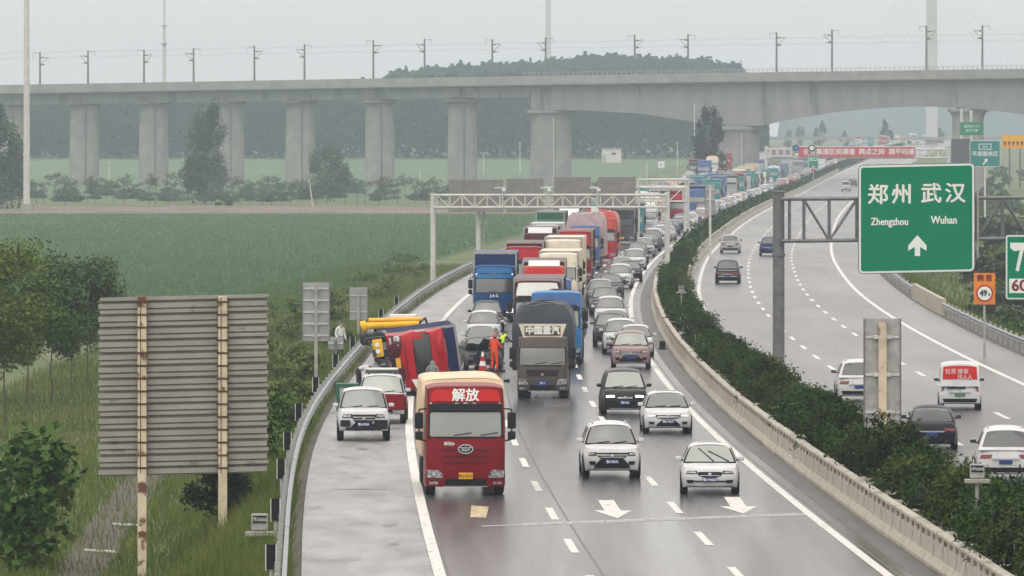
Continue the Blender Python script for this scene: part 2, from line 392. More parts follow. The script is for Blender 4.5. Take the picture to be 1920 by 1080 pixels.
flat_sheet('crop_field', -420, left_of(7), 455, 1120, 'field', .06)
flat_sheet('dirt_track', -520, left_of(9), 1121, 1245, 'dirt', .07, n=60, wob=5)
flat_sheet('far_meadow', -700, left_of(30), 1420, 2050, 'meadow_far', .12)
road = sheet('road', [-11.42, -9, -7.5, -5.6, -3.7, -1.9, 0, 1.3], -40, 4200, 'asphalt', road_z(0))
sheet('hard_shoulder', [-14.35, -13.4, -12.4, -11.421], -40, 4200, 'shoulder_concrete', road_z(0), warp=True)
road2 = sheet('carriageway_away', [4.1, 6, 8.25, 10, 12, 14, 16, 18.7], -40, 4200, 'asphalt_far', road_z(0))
sheet('median_soil', [1.31, 2, 3, 3.6, 4.09], -40, 4200, 'soil', road_z(.05))
sheet('verge', [-15.07, -14.9, -14.6, -14.36], -40, 1300, 'verge_soil', road_z(-.03), warp=True)
sheet('verge_outer', [18.71, 19.3, 20.22], -40, 1300, 'verge_soil', road_z(-.03))
def stripe(parent, name, d, w, y0, y1, m='marking'):
    return sheet(name, [d - w / 2, d + w / 2], y0, y1, m, road_z(.006), None, parent)
stripe(road, 'edge_line', -11.25, .3, 100, 2600); stripe(road, 'edge_line', 0, .26, 100, 2600)
stripe(road2, 'edge_line', 4.62, .26, 100, 2600); stripe(road2, 'edge_line', 15.75, .26, 100, 2600)
dash = MB().add([(-.11, -3, 0), (.11, -3, 0), (.11, 3, 0), (-.11, 3, 0)], [(0, 1, 2, 3)]).mesh('lane_dash', fix=False)
for par, d in ((road, -7.5), (road, -3.75), (road2, 8.35), (road2, 12.05)):
    for k in range(74):
        Y = 118 + (3.2 if d == -3.75 else 7 if d > 9 else 0) + k * 15
        obj('lane_dash', dash, 'marking', par, rp(d, Y, .006), (0, 0, -hd(Y)))
def flatpoly(name, pts, m, par, z=.006):
    return MB().add([(x, y, z) for x, y in pts], [tuple(range(len(pts)))]).build(name, m, par, fix=False)
def arrow(px, py0, py1, par):                              # painted arrow on the road pointing at the camera
    x0, y0, _ = U(px, py0); x1, y1, _ = U(px + 22, py1); dx = x1 - x0; L_ = y0 - y1; hy = y1 + L_ * .42
    xm = lambda y: x0 + dx * (y0 - y) / L_
    flatpoly('lane_arrow', [(xm(y0) - .24, y0), (xm(hy) - .24, hy), (xm(hy) - .56, hy), (x1, y1), (xm(hy) + .56, hy), (xm(hy) + .24, hy), (xm(y0) + .24, y0)][::-1], 'marking', par)
arrow(1136, 938, 972, road); arrow(1372, 932, 963, road)
a = U(884, 948)
flatpoly('worn_arrow', [(a[0], 191.2), (a[0] + .46, 191.0), (a[0] + .52, 196.5), (a[0], 197.3)], 'marking_worn', road)
for k in range(3):                                         # raised cross lines painted over the lanes
    for j in range(8):
        d0, d1 = -9.7 + j * 1.2, -9.7 + j * 1.2 + 1.17
        if j == 0 and k != 1: continue
        ya = 186.3 + (d0 + 9.7) * .62 + k * .42; yb = ya + .72
        flatpoly('rumble_line', [(rx(ya) + d0, ya), (rx(yb) + d1, yb), (rx(yb) + d1, yb + .22), (rx(ya) + d0, ya + .22)], 'marking', road)
sheet('grime_strip', [.62, .8, 1.05, 1.295], 120, 900, 'road_grime', road_z(.004), None, road)
sheet('tar_seam', [-7.18, -7.12], 150, 330, 'tar', road_z(.004), None, road); sheet('tar_seam', [-11.08, -11.0], 150, 420, 'tar', road_z(.004), None, road); sheet('tar_seam', [.25, .3], 150, 420, 'tar', road_z(.004), None, road)
for k, (d_, y_, w_, l_) in enumerate(((-9.6, 226, 1.2, 6), (-5.2, 268, 1.1, 9))):
    flatpoly('tar_patch', [(rx(y_) + d_ - w_ / 2, y_), (rx(y_) + d_ + w_ / 2, y_ + .3), (rx(y_ + l_) + d_ + w_ / 2, y_ + l_), (rx(y_ + l_) + d_ - w_ / 2, y_ + l_ - .4)], 'asphalt_far', road, .003)
flatpoly('tar_crack', [(rx(206) - 14.2, 206), (rx(206) - 12.9, 206.15), (rx(206) - 11.8, 206.25), (rx(206) - 12.9, 206.4)], 'black', road, .005)
# the ramp that joins from a higher road on the left
rampz = spline([(900, .02), (980, .2), (1230, 2.2), (1500, 3.2), (1800, 4.4), (2300, 6)])
rampd = spline([(900, -12.6), (980, -13.6), (1230, -16), (1500, -19), (1800, -24), (2300, -34)])
ys = np.arange(930, 2300, 12.)
V = np.empty((len(ys), 4, 3)); c = RX(ys) + rampd(ys)
for j, (o, z) in enumerate(((-9.5, None), (-4, 0), (4, 0), (7.5, None))):
    V[:, j, 0] = c + o; V[:, j, 1] = ys; V[:, j, 2] = rampz(ys) if z == 0 else np.minimum(GZ(ys) - .5, RZ(ys) - .5)
a = np.arange(len(ys) * 4).reshape(-1, 4)
q = np.stack([a[:-1, :-1], a[:-1, 1:], a[1:, 1:], a[1:, :-1]], -1)
obj('ramp_embankment', mesh_np('ramp_embankment', V.reshape(-1, 3), q.reshape(-1, 4)), 'grassland')['kind'] = 'structure'
V2 = V[:, 1:3].copy(); V2[:, :, 2] += .08; V2[:, 0, 0] += .3; V2[:, 1, 0] -= .3
a = np.arange(len(ys) * 2).reshape(-1, 2)
obj('entrance_ramp', mesh_np('entrance_ramp', V2.reshape(-1, 3), np.stack([a[:-1, 0], a[:-1, 1], a[1:, 1], a[1:, 0]], -1)), 'asphalt_far')['kind'] = 'structure'
# ------------------------------------------------------------------ concrete barriers of the median
def barrier_seg(Ls=5.96, holes=True):
    mb = MB(); h = Ls / 2
    mb.prism([(-.29, 0), (.29, 0), (.29, .1), (.17, .3), (.12, .66), (-.12, .66), (-.17, .3), (-.29, .1)], -h, h, 'XZ')
    if holes:
        n = 4; w = Ls / n
        for k in range(n + 1):
            y = -h + k * w; pw = w * .5 if 0 < k < n else w * .25
            y = y + pw / 2 if k == 0 else y - pw / 2 if k == n else y
            mb.box((0, y, .745), (.2, pw, .174))
        mb.prism([(-.13, .831), (.13, .831), (.13, .90), (.1, .93), (-.1, .93), (-.13, .90)], -h, h, 'XZ')
    else: mb.prism([(-.11, .655), (.11, .655), (.1, .93), (-.1, .93)], -h, h, 'XZ')
    return mb.mesh('barrier_segment')
seg = barrier_seg(); segp = barrier_seg(11.96, False)
slab = MB().box((0, 0, 0), (.46, 1.7, .07)).mesh('cap_slab')
t = thing('median_barrier', 'pierced concrete barrier along the hedge beside the jammed carriageway', 'barrier')
for k in range(88):
    Y = 142 + k * 6; o = obj('barrier_segment', seg, 'barrier_concrete', t, rp(1.6 + rnd.uniform(-.015, .015), Y, 0), (0, 0, -hd(Y)))
    if Y < 420:
        for j in range(2):
            if rnd.random() < .85: obj('cap_slab', slab, 'slab_concrete', t, rp(2.08 + rnd.uniform(-.08, .1), Y + j * 3 - 1.5, .72 + rnd.uniform(-.06, .05)), (rnd.uniform(-.05, .05), rnd.uniform(-.12, .12), -hd(Y) + rnd.uniform(-.1, .1)))
for k in range(80):
    Y = 142 + 88 * 6 + 3 + k * 12; obj('barrier_segment', segp, 'barrier_concrete', t, rp(1.6, Y, 0), (0, 0, -hd(Y)))
t = thing('median_barrier', 'plain concrete barrier along the hedge beside the open carriageway', 'barrier')
for k in range(122):
    Y = 145 + k * 12; obj('barrier_segment', segp, 'barrier_concrete', t, rp(3.8, Y, 0), (0, 0, -hd(Y)))
# delineator posts
def delineator():
    t = thing('delineator_post', 'dark delineator plate on the concrete median barrier', 'delineator', group='delineators on the median barrier')
    MB().bbox((0, 0, .3), (.22, .09, .6), .015).build('plate', 'black', t)
    MB().box((-.125, .01, .28), (.022, .05, .62)).build('edge_strip', 'sign_white', t); MB().box((.125, .01, .28), (.022, .05, .62)).build('edge_strip', 'sign_white', t)
    MB().box((0, .03, -.4), (.08, .05, .8)).build('stem', 'galv_dull', t)
    return t
dl = delineator(); first = True
for Y in [159, 172, 187, 204, 222, 241, 262, 285, 309, 322, 336, 345, 352, 375, 400, 430]:
    loc = rp(2.3, Y, .72)
    if first: dl.location = loc; first = False
    else: dup(dl, loc, -hd(Y), dl['label'], dl['group'])
for i, Y in enumerate([159, 179, 201, 219, 242, 268, 296, 322, 345, 372, 400]):
    dup(dl, rp(float(LW(-14.72, Y)) - .3, Y, .62), -hd(Y), 'dark delineator plate standing on the left steel guardrail', 'delineators on the left guardrail')
# ------------------------------------------------------------------ W-beam guardrails
post_me = MB().box((0, 0, .42), (.13, .13, .98)).mesh('post')
prof = [(.0, .76), (.085, .72), (.085, .67), (.0, .63), (.0, .60), (.085, .56), (.085, .51), (.0, .47), (-.02, .47), (-.02, .76)]
def guardrail(d, y0, y1, side, label, step=4., far=None):
    t = thing('guardrail', label, 'guardrail')
    ys = np.arange(y0, y1 + .1, step)
    for k, Y in enumerate(ys[:-1]):
        Y = float(Y)
        if k < 110:
            mb = MB(); p = [(side * a, z) for a, z in prof]
            mb.prism(p, -step / 2 - .02, step / 2 - .002, 'XZ')
            if k == 0: guardrail.beam = mb.mesh('beam')
            dd = lambda y: float(LW(d, y)) if d < 0 else d
            ym = Y + step / 2; r_ = -math.atan2(rx(Y + step) + dd(Y + step) - rx(Y) - dd(Y), step)
            obj('beam', guardrail.beam, 'galv', t, rp(dd(ym), ym, rnd.uniform(-.012, .012)), (0, 0, r_))
        obj('post', post_me, 'galv_dull', t, rp(dd(Y) - side * .14, Y, -.06), (0, 0, -hd(Y)))
    return t
guardrail(-14.72, 150, 590, 1, 'steel guardrail along the left hard shoulder above the grass')
guardrail(-14.72, 590.5, 1000, 1, 'far steel guardrail of the left shoulder behind the truss gantry', 8.)
guardrail(19.05, 296, 404, -1, 'steel guardrail on the outer edge of the open carriageway below the weight sign')
guardrail(19.05, 446, 900, -1, 'steel guardrail beyond the short concrete wall on the open carriageway', 8.)
t = thing('concrete_wall', 'short concrete parapet wall between two guardrails on the open carriageway', 'wall')
for k, (ya, yb) in enumerate(((404.2, 424.8), (425, 445.8))):
    Y = (ya + yb) / 2; mb = MB().prism([(-.2, -.1), (.25, -.1), (.2, .3), (.14, .98), (-.14, .98)], -(yb - ya) / 2, (yb - ya) / 2, 'XZ')
    mb.build('wall_block', 'barrier_concrete', t, loc=rp(19.1, Y, 0), rot=(0, 0, -hd(Y)))
# ------------------------------------------------------------------ vegetation
def ellipsoid_pts(n, c, r, clumps=26, tight=.24, shell=.45):
    cc = RN.normal(size=(clumps, 3)); cc /= np.linalg.norm(cc, axis=1)[:, None]
    cc *= (shell + (1.02 - shell) * RN.random(clumps) ** .6)[:, None]
    rr = tight * (.45 + 1.0 * RN.random(clumps)); wgt = rr ** 1.6; k = RN.choice(clumps, n, p=wgt / wgt.sum())
    d = RN.normal(size=(n, 3)); d /= np.linalg.norm(d, axis=1)[:, None]; d *= (RN.random(n) ** .45 * (1 + .45 * (RN.random(n) < .16)))[:, None]
    p = cc[k] + d * rr[k][:, None] * np.array((1.25, 1.25, 1.0))
    return p * np.array(r) + np.array(c)
def trunk(mb, h, r, limbs, spread, lean=0, seed=1):
    q = random.Random(seed); p = Vector((0, 0, -.3)); rr = r; n = 6
    for i in range(n):
        b = Vector((lean * h * (i + 1) / n + q.uniform(-.03, .03) * h * .4, q.uniform(-.03, .03) * h * .4, h * (i + 1) / n))
        mb.tube(p, b, rr, rr * .82, 8); p = b; rr *= .82
    for i in range(limbs):
        z = h * q.uniform(.35, .95); a = q.uniform(0, 6.28); s = spread * q.uniform(.5, .9)
        o = Vector((lean * z, 0, z)); m_ = o + Vector((math.cos(a) * s * .5, math.sin(a) * s * .5, s * .45)); e = o + Vector((math.cos(a) * s, math.sin(a) * s, s * 1.0))
        mb.tube(o, m_, r * .38, r * .24, 6); mb.tube(m_, e, r * .24, r * .08, 5)
def tree(name, label, loc, h, r, n, leaf, m='leaf_mid', cat='tree', group=None, trunk_h=.5, clumps=30, low=.32, seed=1, tr=.09, shape=None, tight=.24, aspect=1.5):
    t = thing(name, label, cat, loc, 0, group)
    mb = MB(); trunk(mb, h * trunk_h + h * .2, tr * max(.5, h / 8), 7, r * .8, seed=seed); mb.build('trunk', 'bark', t, smooth=60)
    rzv = h * (1 - low) / 2
    P = ellipsoid_pts(n, (0, 0, h * low + rzv), (r, r, rzv), clumps, tight)
    if shape:
        zz = np.clip((P[:, 2] / h - low) / (1 - low), 0, 1.15); k = shape(zz); P[:, 0] *= k; P[:, 1] *= k
    obj('crown', leaf_mesh('crown', P, leaf, aspect=aspect), m, t)
    return t
def gpt(px, py, zg=None):                        # ground point off the road under a pixel
    Y = 300.
    for _ in range(30):
        X = X_at(px, Y); z = float(ground_z(np.array([X]), np.array([Y]))[0]); Y = .5 * Y + .5 * F * (CAMH - z) / (py - HORIZ)
    X = X_at(px, Y); return (X, Y, float(ground_z(np.array([X]), np.array([Y]))[0]))
def at(px, Y):
    X = X_at(px, Y); return (X, Y, float(ground_z(np.array([X]), np.array([Y]))[0]))
# median hedge: separate bushes while they can be told apart, then one far hedge
bush_proto = []
for i in range(5):
    w = .62 + .07 * i
    P = ellipsoid_pts(4600, (0, 0, .92), (w, 1.25, .78), 30, .34, .4); P[:, 2] = np.maximum(P[:, 2], .05 + RN.random(len(P)) * .3)
    P2 = np.stack([RN.normal(size=500) * .3, RN.normal(size=500) * .6, RN.random(500) * .9 + .1], -1)
    bush_proto.append(leaf_mesh('foliage', np.concatenate([P, P2]), .062, up=.3, aspect=2.0))
stem_me = MB()
for i in range(7):
    q = random.Random(i); stem_me.tube((q.uniform(-.15, .15), q.uniform(-.3, .3), -.1), (q.uniform(-.5, .5), q.uniform(-.9, .9), 1.25), .025, .008, 5)
stem_me = stem_me.mesh('stem')
def bush(loc, i, rz, s, label, group, m='leaf_hedge'):
    t = thing('hedge_bush', label, 'bush', loc, rz, group); t.scale = s
    obj('foliage', bush_proto[i], m, t); obj('stem', stem_me, 'bark', t); return t
Y = 150.
k = 0
while Y < 560:
    big = Y < 232
    hb_ = 2.4 if Y < 178 else 1.8 if Y < 186 else 2.35 if Y < 200 else 1.9 if Y < 214 else 2.2 if Y < 232 else 2.0 if Y < 300 else 1.7
    s = hb_ / 1.75
    lab, g = ('tall bushy shrub of the median hedge near the small flashing-lamp post', 'tall shrubs in the median hedge') if big else ('clipped bush in the row along the median', 'bushes of the median hedge')
    m_ = rnd.choice(('leaf_hedge', 'leaf_hedge', 'leaf_hedge_olive', 'leaf_hedge_deep')); tone = {'leaf_hedge': 'mid green', 'leaf_hedge_olive': 'olive tinted', 'leaf_hedge_deep': 'deep green'}[m_]
    bush(rp(2.85 + rnd.uniform(-.15, .15), Y, 0), k % 5, -hd(Y) + rnd.choice((0, math.pi)) + rnd.uniform(-.3, .3), (rnd.uniform(.95, 1.15) * s ** .6, rnd.uniform(.9, 1.2) * s ** .5, s * rnd.uniform(.82, 1.1)), tone + ' ' + lab, tone + ' ' + g, m_)
    Y += (3.1 if big else 2.3) * rnd.uniform(.85, 1.15); k += 1
n = 42000; yy = 560 + (RN.random(n) ** 1.15) * 1900
hx = RX(yy) + 2.85 + np.clip(RN.normal(size=n) * .42, -.95, .95); hz = RZ(yy) + .2 + RN.random(n) ** .6 * (1.35 + .25 * np.sin(yy * .9) + .15 * np.sin(yy * .31))
tag(obj('far_hedge', leaf_mesh('far_hedge', np.stack([hx, yy, hz], -1), .34, aspect=1.3), 'leaf_hedge'), 'distant unbroken run of the dark median hedge', 'hedge', kind='stuff')
# left foreground trees
grp = 'young trees in the strip below the left embankment'
for i, (px, py, h, r) in enumerate([(8, 800, 8.2, 2.3), (52, 770, 7.6, 2.1), (96, 760, 7.2, 2.0), (135, 735, 7.2, 2.2), (165, 720, 6.8, 1.7), (-30, 760, 8.5, 2.3)]):
    p = gpt(px, py)
    tree('broadleaf_tree', 'young broadleaf tree with a bare trunk in the dense strip left of the billboard', p, h, r, 9000, .13, ['leaf_olive', 'leaf_mid', 'leaf_grey', 'leaf_grey', 'leaf_grey', 'leaf_mid'][i], group=grp, clumps=22, tight=.34, low=.36, seed=i, trunk_h=.55, tr=.055)
p = gpt(45, 1075); tree('broadleaf_shrub', 'large-leaved dark green shrub in the bottom corner beside the billboard post', (p[0], p[1], p[2]), 4.6, 1.55, 1500, .30, 'leaf_mid', 'shrub', low=.05, seed=9, clumps=20, tr=.05, tight=.3, aspect=1.15)
p = gpt(118, 1010); tree('broadleaf_shrub', 'smaller upright large-leaved shrub with pale stems next to a darker one', (p[0], p[1], p[2]), 3.4, .7, 420, .28, 'leaf_olive', 'shrub', low=.1, seed=19, clumps=12, tr=.035, tight=.2, aspect=1.15)
p = at(395, 204); tree('dark_shrub', 'dense dark evergreen shrub growing around the right billboard post', (p[0] + .15, p[1] + 1.6, p[2]), 2.9, 1.02, 5200, .085, 'leaf_dark', 'shrub', low=.0, seed=4, clumps=40, tr=.05, shape=lambda z: 1.12 - .45 * z)
for i, (px, py, h, r, m) in enumerate([(515, 830, 1.7, 1.2, 'leaf_mid'), (490, 880, 1.8, 1.1, 'leaf_mid'), (545, 780, 1.6, 1.2, 'leaf_olive'), (520, 710, 2.4, 1.9, 'leaf_olive'), (585, 725, 1.5, 1.1, 'leaf_olive'), (620, 600, 2.2, 2.0, 'leaf_olive'), (700, 560, 2.2, 2.2, 'leaf_olive'), (530, 640, 3.0, 2.0, 'leaf_olive'), (455, 910, 1.5, 1.2, 'leaf_mid'), (760, 520, 2.6, 2.4, 'leaf_olive'), (590, 610, 2.4, 1.8, 'leaf_mid'), (630, 655, 1.4, 1.0, 'leaf_mid')]):
    p = gpt(px, py); tree('slope_shrub', 'leafy green shrub on the grassy slope outside the left guardrail', p, h, r, 2600, .13, m, 'shrub', 'shrubs on the left slope', low=-.05, seed=20 + i, clumps=24, tr=.03)
# distant single trees
tree('poplar_tree', 'tall ragged poplar tree with forked crown in front of a bridge pier', at(385, 1290), 20.5, 5.0, 9000, .36, 'leaf_grey', low=.04, clumps=46, seed=31, shape=lambda z: 1.05 - .38 * z, tight=.25)
tree('round_tree', 'compact rounded dark tree standing between two bridge piers', at(619, 1330), 11.6, 3.9, 6500, .3, 'leaf_grey', low=.06, clumps=34, seed=32, shape=lambda z: 1.05 - .3 * z ** 2, tight=.28)
tree('conifer_tree', 'tall dark dense tree cut by the picture edge beside a pale pole', at(-2, 1210), 17, 5.2, 9000, .42, 'leaf_grey', low=.0, clumps=50, seed=33, shape=lambda z: 1.15 - .55 * z, tight=.26)
tree('poplar_tree', 'slim tall poplar tree beside the main span pier above the traffic', (X_at(1328, 1400), 1400, 1.), 15.6, 3.1, 5500, .36, 'leaf_dark', low=.1, clumps=26, seed=34, shape=lambda z: 1.0 - .25 * abs(z - .4), tight=.27)
tree('poplar_tree', 'small hazy conical tree under the main span of the bridge', (X_at(1660, 2700), 2700, 6), 10, 3, 900, .8, 'leaf_dark', low=.05, clumps=20, seed=35, shape=lambda z: 1.1 - .7 * z)
for i, px in enumerate((1478, 1532, 1542, 1745, 1762, 1500, 1585)):
    tree('far_tree', 'small hazy tree seen far off under the bridge arch', (X_at(px, 2850 + i * 20), 2850 + i * 20, 5.), 7 + i % 3 * 2, 2.6, 700, .6, 'leaf_grey', group='hazy trees under the arch', low=.05, clumps=16, seed=36 + i, shape=lambda z: 1.1 - .6 * z)
# row of staked saplings in front of the bridge
sap = []
for i in range(3):
    mb = MB(); mb.tube((0, 0, -.2), (0, 0, 3.6), .07, .04, 6)
    for a in range(5): mb.tube((0, 0, 2.2 + a * .3), (math.cos(a * 2) * .8, math.sin(a * 2) * .8, 3.2 + a * .3), .03, .012, 5)
    sap.append((mb.mesh('trunk'), leaf_mesh('crown', ellipsoid_pts(320, (0, 0, 4.2), (1.5, 1.5, 1.2), 9, .35), .22)))
for k in range(40):
    px = 62 + k * 19.5 + rnd.uniform(-7, 7); Y = rnd.uniform(1262, 1330)
    if 995 < px: continue
    t = thing('sapling', 'thin sapling in the planted row before the railway bridge', 'sapling', at(px, Y), rnd.uniform(0, 6), 'saplings before the bridge')
    s = rnd.uniform(.8, 1.15); t.scale = (s, s, s); i = k % 3
    obj('trunk', sap[i][0], 'bark', t); obj('crown', sap[i][1], 'leaf_pale', t)
scrub_me = leaf_mesh('foliage', ellipsoid_pts(1500, (0, 0, 1.0), (2.6, 2.2, 1.5), 14, .34), .26)
for k in range(58):
    px = rnd.uniform(40, 1250); Y = rnd.uniform(1330, 1470)
    if rx(Y) - 24 < X_at(px, Y): continue
    t = thing('scrub_bush', 'pale grey-green scrub bush at the foot of the railway bridge', 'bush', at(px, Y), rnd.uniform(0, 6), 'scrub under the railway bridge')
    s = rnd.uniform(.45, 1.35); t.scale = (s * 1.2, s, s * .85); obj('foliage', scrub_me, rnd.choice(('leaf_grey', 'leaf_pale', 'leaf_pale')), t)
tree('low_shrub', 'single low dark shrub on the edge of the bare dirt strip', at(418, 1258), 2.2, 2.4, 900, .35, 'leaf_grey', 'shrub', low=-.1, clumps=14, seed=70, tr=.02)
# shrubs right of the open carriageway
for i in range(60):
    px = 1835 + rnd.random() * 100; py = 320 + 330 * rnd.random() ** .8
    X, Y, z = gpt(px, py)
    if X - rx(Y) < 22.5: continue
    h = rnd.uniform(1.2, 2.6) + (Y > 500) * .8
    k = 'leaf_dark' if 450 < py < 610 and rnd.random() < .6 else rnd.choice(('leaf_olive', 'leaf_mid', 'leaf_pale'))
    nm = {'leaf_dark': 'dark green', 'leaf_olive': 'olive', 'leaf_mid': 'green', 'leaf_pale': 'pale dry'}[k]
    tree('roadside_shrub', nm + ' shrub on the bank right of the open carriageway', (X, Y, z), h, h * .75, 1300, .10 + Y * .0002, k, 'shrub', nm + ' shrubs on the right bank', low=-.05, seed=80 + i, clumps=16, tr=.03)
# crops, long grass
n = 120000; yy = 456 + RN.random(n) * 662; half = X_at(-40, yy)
xx = half + RN.random(n) * ((RX(yy) - 27.5) - half); ok = RX(yy) - 27.5 > half; xx, yy = xx[ok], yy[ok]; n = len(xx)
g = GZ(yy) + .05; hh = .26 + RN.random(n) * .22; a = RN.random(n) * 6.28; w = .03 + RN.random(n) * .03
ca, sa = np.cos(a) * w, np.sin(a) * w; lx, ly = RN.normal(size=n) * .12, RN.normal(size=n) * .12
V = np.empty((n, 3, 3)); V[:, 0] = np.stack([xx - ca, yy - sa, g], -1); V[:, 1] = np.stack([xx + ca, yy + sa, g], -1); V[:, 2] = np.stack([xx + lx, yy + ly, g + hh], -1)
tag(obj('crop_plants', mesh_np('crop_plants', V.reshape(-1, 3), np.arange(n * 3).reshape(n, 3)), 'crop_leaf'), 'young green crop covering the flat field', 'crops', kind='stuff')
n = 190000; yy = 160 + RN.random(n) ** 1.7 * 520; d = LW(-14.62, yy) - RN.random(n) ** 1.2 * 20; xx = RX(yy) + d
ok = (xx > X_at(-60, yy)) & ~((d < -20.9) & (d > -22.5) & (yy < 275) & (RN.random(n) < .72)); xx, yy = xx[ok], yy[ok]; n = len(xx)
g = ground_z(xx, yy); hh = .18 + RN.random(n) * .5; a = RN.random(n) * 6.28; w = .012 + RN.random(n) * .016
ca, sa = np.cos(a) * w, np.sin(a) * w; lx, ly = RN.normal(size=n) * .16, RN.normal(size=n) * .16
V = np.empty((n, 3, 3)); V[:, 0] = np.stack([xx - ca, yy - sa, g - .05], -1); V[:, 1] = np.stack([xx + ca, yy + sa, g - .05], -1); V[:, 2] = np.stack([xx + lx, yy + ly, g + hh], -1)
tag(obj('long_grass', mesh_np('long_grass', V.reshape(-1, 3), np.arange(n * 3).reshape(n, 3)), 'grass_blade'), 'long mixed green and dry grass on the left embankment', 'grass', kind='stuff')
n = 70000; yy = 250 + RN.random(n) ** 1.6 * 800; d = 20.4 + RN.random(n) ** 1.4 * 45; xx = RX(yy) + d; ok = xx < X_at(1980, yy); xx, yy = xx[ok], yy[ok]; n = len(xx)
g = ground_z(xx, yy); hh = .25 + RN.random(n) * .6; a = RN.random(n) * 6.28; w = .03 + RN.random(n) * .03
ca, sa = np.cos(a) * w, np.sin(a) * w; lx, ly = RN.normal(size=n) * .2, RN.normal(size=n) * .2
V = np.empty((n, 3, 3)); V[:, 0] = np.stack([xx - ca, yy - sa, g - .05], -1); V[:, 1] = np.stack([xx + ca, yy + sa, g - .05], -1); V[:, 2] = np.stack([xx + lx, yy + ly, g + hh], -1)
tag(obj('bank_grass', mesh_np('bank_grass', V.reshape(-1, 3), np.arange(n * 3).reshape(n, 3)), 'grass_blade'), 'dry brownish grass on the bank right of the open carriageway', 'grass', kind='stuff')
# gravel path with litter at the foot of the slope
sheet('gravel_path', [-22.5, -22.2, -21.7, -21.2, -20.9], 150, 275, 'verge_soil', lambda X, Y: ground_z(X, Y) + .05)
for px, py, l in ((235, 990, .9), (190, 1040, 1.1)):
    p = gpt(px, py); tag(MB().box((0, 0, 0), (l, .16, .05)).box((l * .3, .12, .03), (l * .35, .1, .03)).build('litter_board', 'sign_white', None, loc=(p[0], p[1], p[2] + .12), rot=(0, .1, .3)), 'pale broken board lying on the gravel path', 'litter', 'boards on the gravel path')
# far woods and hills
def wood(name, label, px0, px1, Y0, Y1, top, n, leaf, zb, m='leaf_far'):
    px = px0 + RN.random(n) * (px1 - px0); Y = Y0 + RN.random(n) * (Y1 - Y0); X = X_at(px, Y)
    zt = np.interp(px, [t[0] for t in top], [CAMH + (HORIZ - t[1]) * (Y0 + Y1) / 2 / F for t in top])
    bumps = .8 * np.sin(px * .11 + Y * .01) + .7 * np.sin(px * .43 + Y * .02) + .6 * np.sin(px * 1.1)
    z = zb + RN.random(n) ** .55 * np.maximum(zt - zb + bumps * (.5 + RN.random(n) * .6), 1)
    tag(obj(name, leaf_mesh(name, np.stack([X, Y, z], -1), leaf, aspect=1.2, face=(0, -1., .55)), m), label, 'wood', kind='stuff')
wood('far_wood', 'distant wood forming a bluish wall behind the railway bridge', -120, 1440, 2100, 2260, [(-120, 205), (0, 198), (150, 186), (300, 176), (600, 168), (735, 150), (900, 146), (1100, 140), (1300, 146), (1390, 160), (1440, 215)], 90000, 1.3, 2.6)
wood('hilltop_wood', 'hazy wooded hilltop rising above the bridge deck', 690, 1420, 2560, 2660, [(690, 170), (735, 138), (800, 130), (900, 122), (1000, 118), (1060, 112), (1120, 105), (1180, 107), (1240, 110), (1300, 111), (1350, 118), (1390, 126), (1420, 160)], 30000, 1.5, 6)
for nm, top, Y in (('hill', [(300, 240), (700, 205), (900, 185), (1150, 165), (1330, 180), (1450, 235)], 2540), ('far_hill', [(1500, 160), (1640, 136), (1740, 126), (1830, 120), (1920, 122), (2050, 130)], 5200)):
    px = np.linspace(top[0][0], top[-1][0], 50); zt = CAMH + (HORIZ - np.interp(px, [t[0] for t in top], [t[1] for t in top])) * Y / F
    V = []; rows = 6
    for r_ in range(rows):
        u = r_ / (rows - 1); k = math.sin(u * math.pi)
        for j in range(50): V.append((X_at(px[j], Y), Y - 30 + u * 500, 2 + (zt[j] - 2) * k + rnd.uniform(-.4, .4)))
    a = np.arange(rows * 50).reshape(rows, 50); q = np.stack([a[:-1, :-1], a[:-1, 1:], a[1:, 1:], a[1:, :-1]], -1).reshape(-1, 4)
    obj(nm, mesh_np(nm, np.array(V), q), 'meadow_far' if nm == 'hill' else 'leaf_far')['kind'] = 'structure'
# ------------------------------------------------------------------ railway bridge
BY = lambda px: 1620 - 120 * px / 1920.            # distance of the bridge line
deckz = spline([(-200, 22.6), (0, 22.9), (640, 24.0), (1300, 25.0), (2100, 25.9)])
def bp(px): return X_at(px, BY(px)), BY(px)
bridge = thing('railway_bridge', 'long pale concrete railway viaduct crossing the motorway on thick piers', 'bridge', (0, 0, 0))
low = spline([(-200, 5.1), (980, 5.1), (996, 5.1), (2100, 5.1)])
botpx = [(-100, None), (996, None), (997, 206), (1100, 207), (1200, 213), (1300, 228), (1345, 236), (1425, 236), (1480, 224), (1560, 211), (1640, 203), (1720, 199), (1800, 202), (1870, 208), (1980, 222), (2060, 232)]
def girder(px0, px1, n, name):
    mb = MB(); secs = []
    for i in range(n + 1):
        px = px0 + (px1 - px0) * i / n; X, Y = bp(px); zt = float(deckz(px)) - 2.0
        if px0 < 990: zb = zt - 2.9
        else: zb = CAMH + (HORIZ - np.interp(px, [b[0] for b in botpx[2:]], [b[1] for b in botpx[2:]])) * Y / F
        sec = [(-5.9, zt), (-5.9, zt - .28), (-3.3, zt - .62), (-2.8, zb), (2.8, zb), (3.3, zt - .62), (5.9, zt - .28), (5.9, zt)]
        secs.append([(X + .062 * o, Y + o, z) for o, z in sec])
    m_ = 8; vs = [p for s_ in secs for p in s_]
    fs = [(i * m_ + j, i * m_ + (j + 1) % m_, (i + 1) * m_ + (j + 1) % m_, (i + 1) * m_ + j) for i in range(n) for j in range(m_)]
    fs += [tuple(range(m_)), tuple(range(n * m_, (n + 1) * m_))]
    mb.add(vs, fs); return mb.build(name, 'concrete_girder', bridge, smooth=25)
piers = [22, 158, 288, 430, 563, 712, 867, 1033]
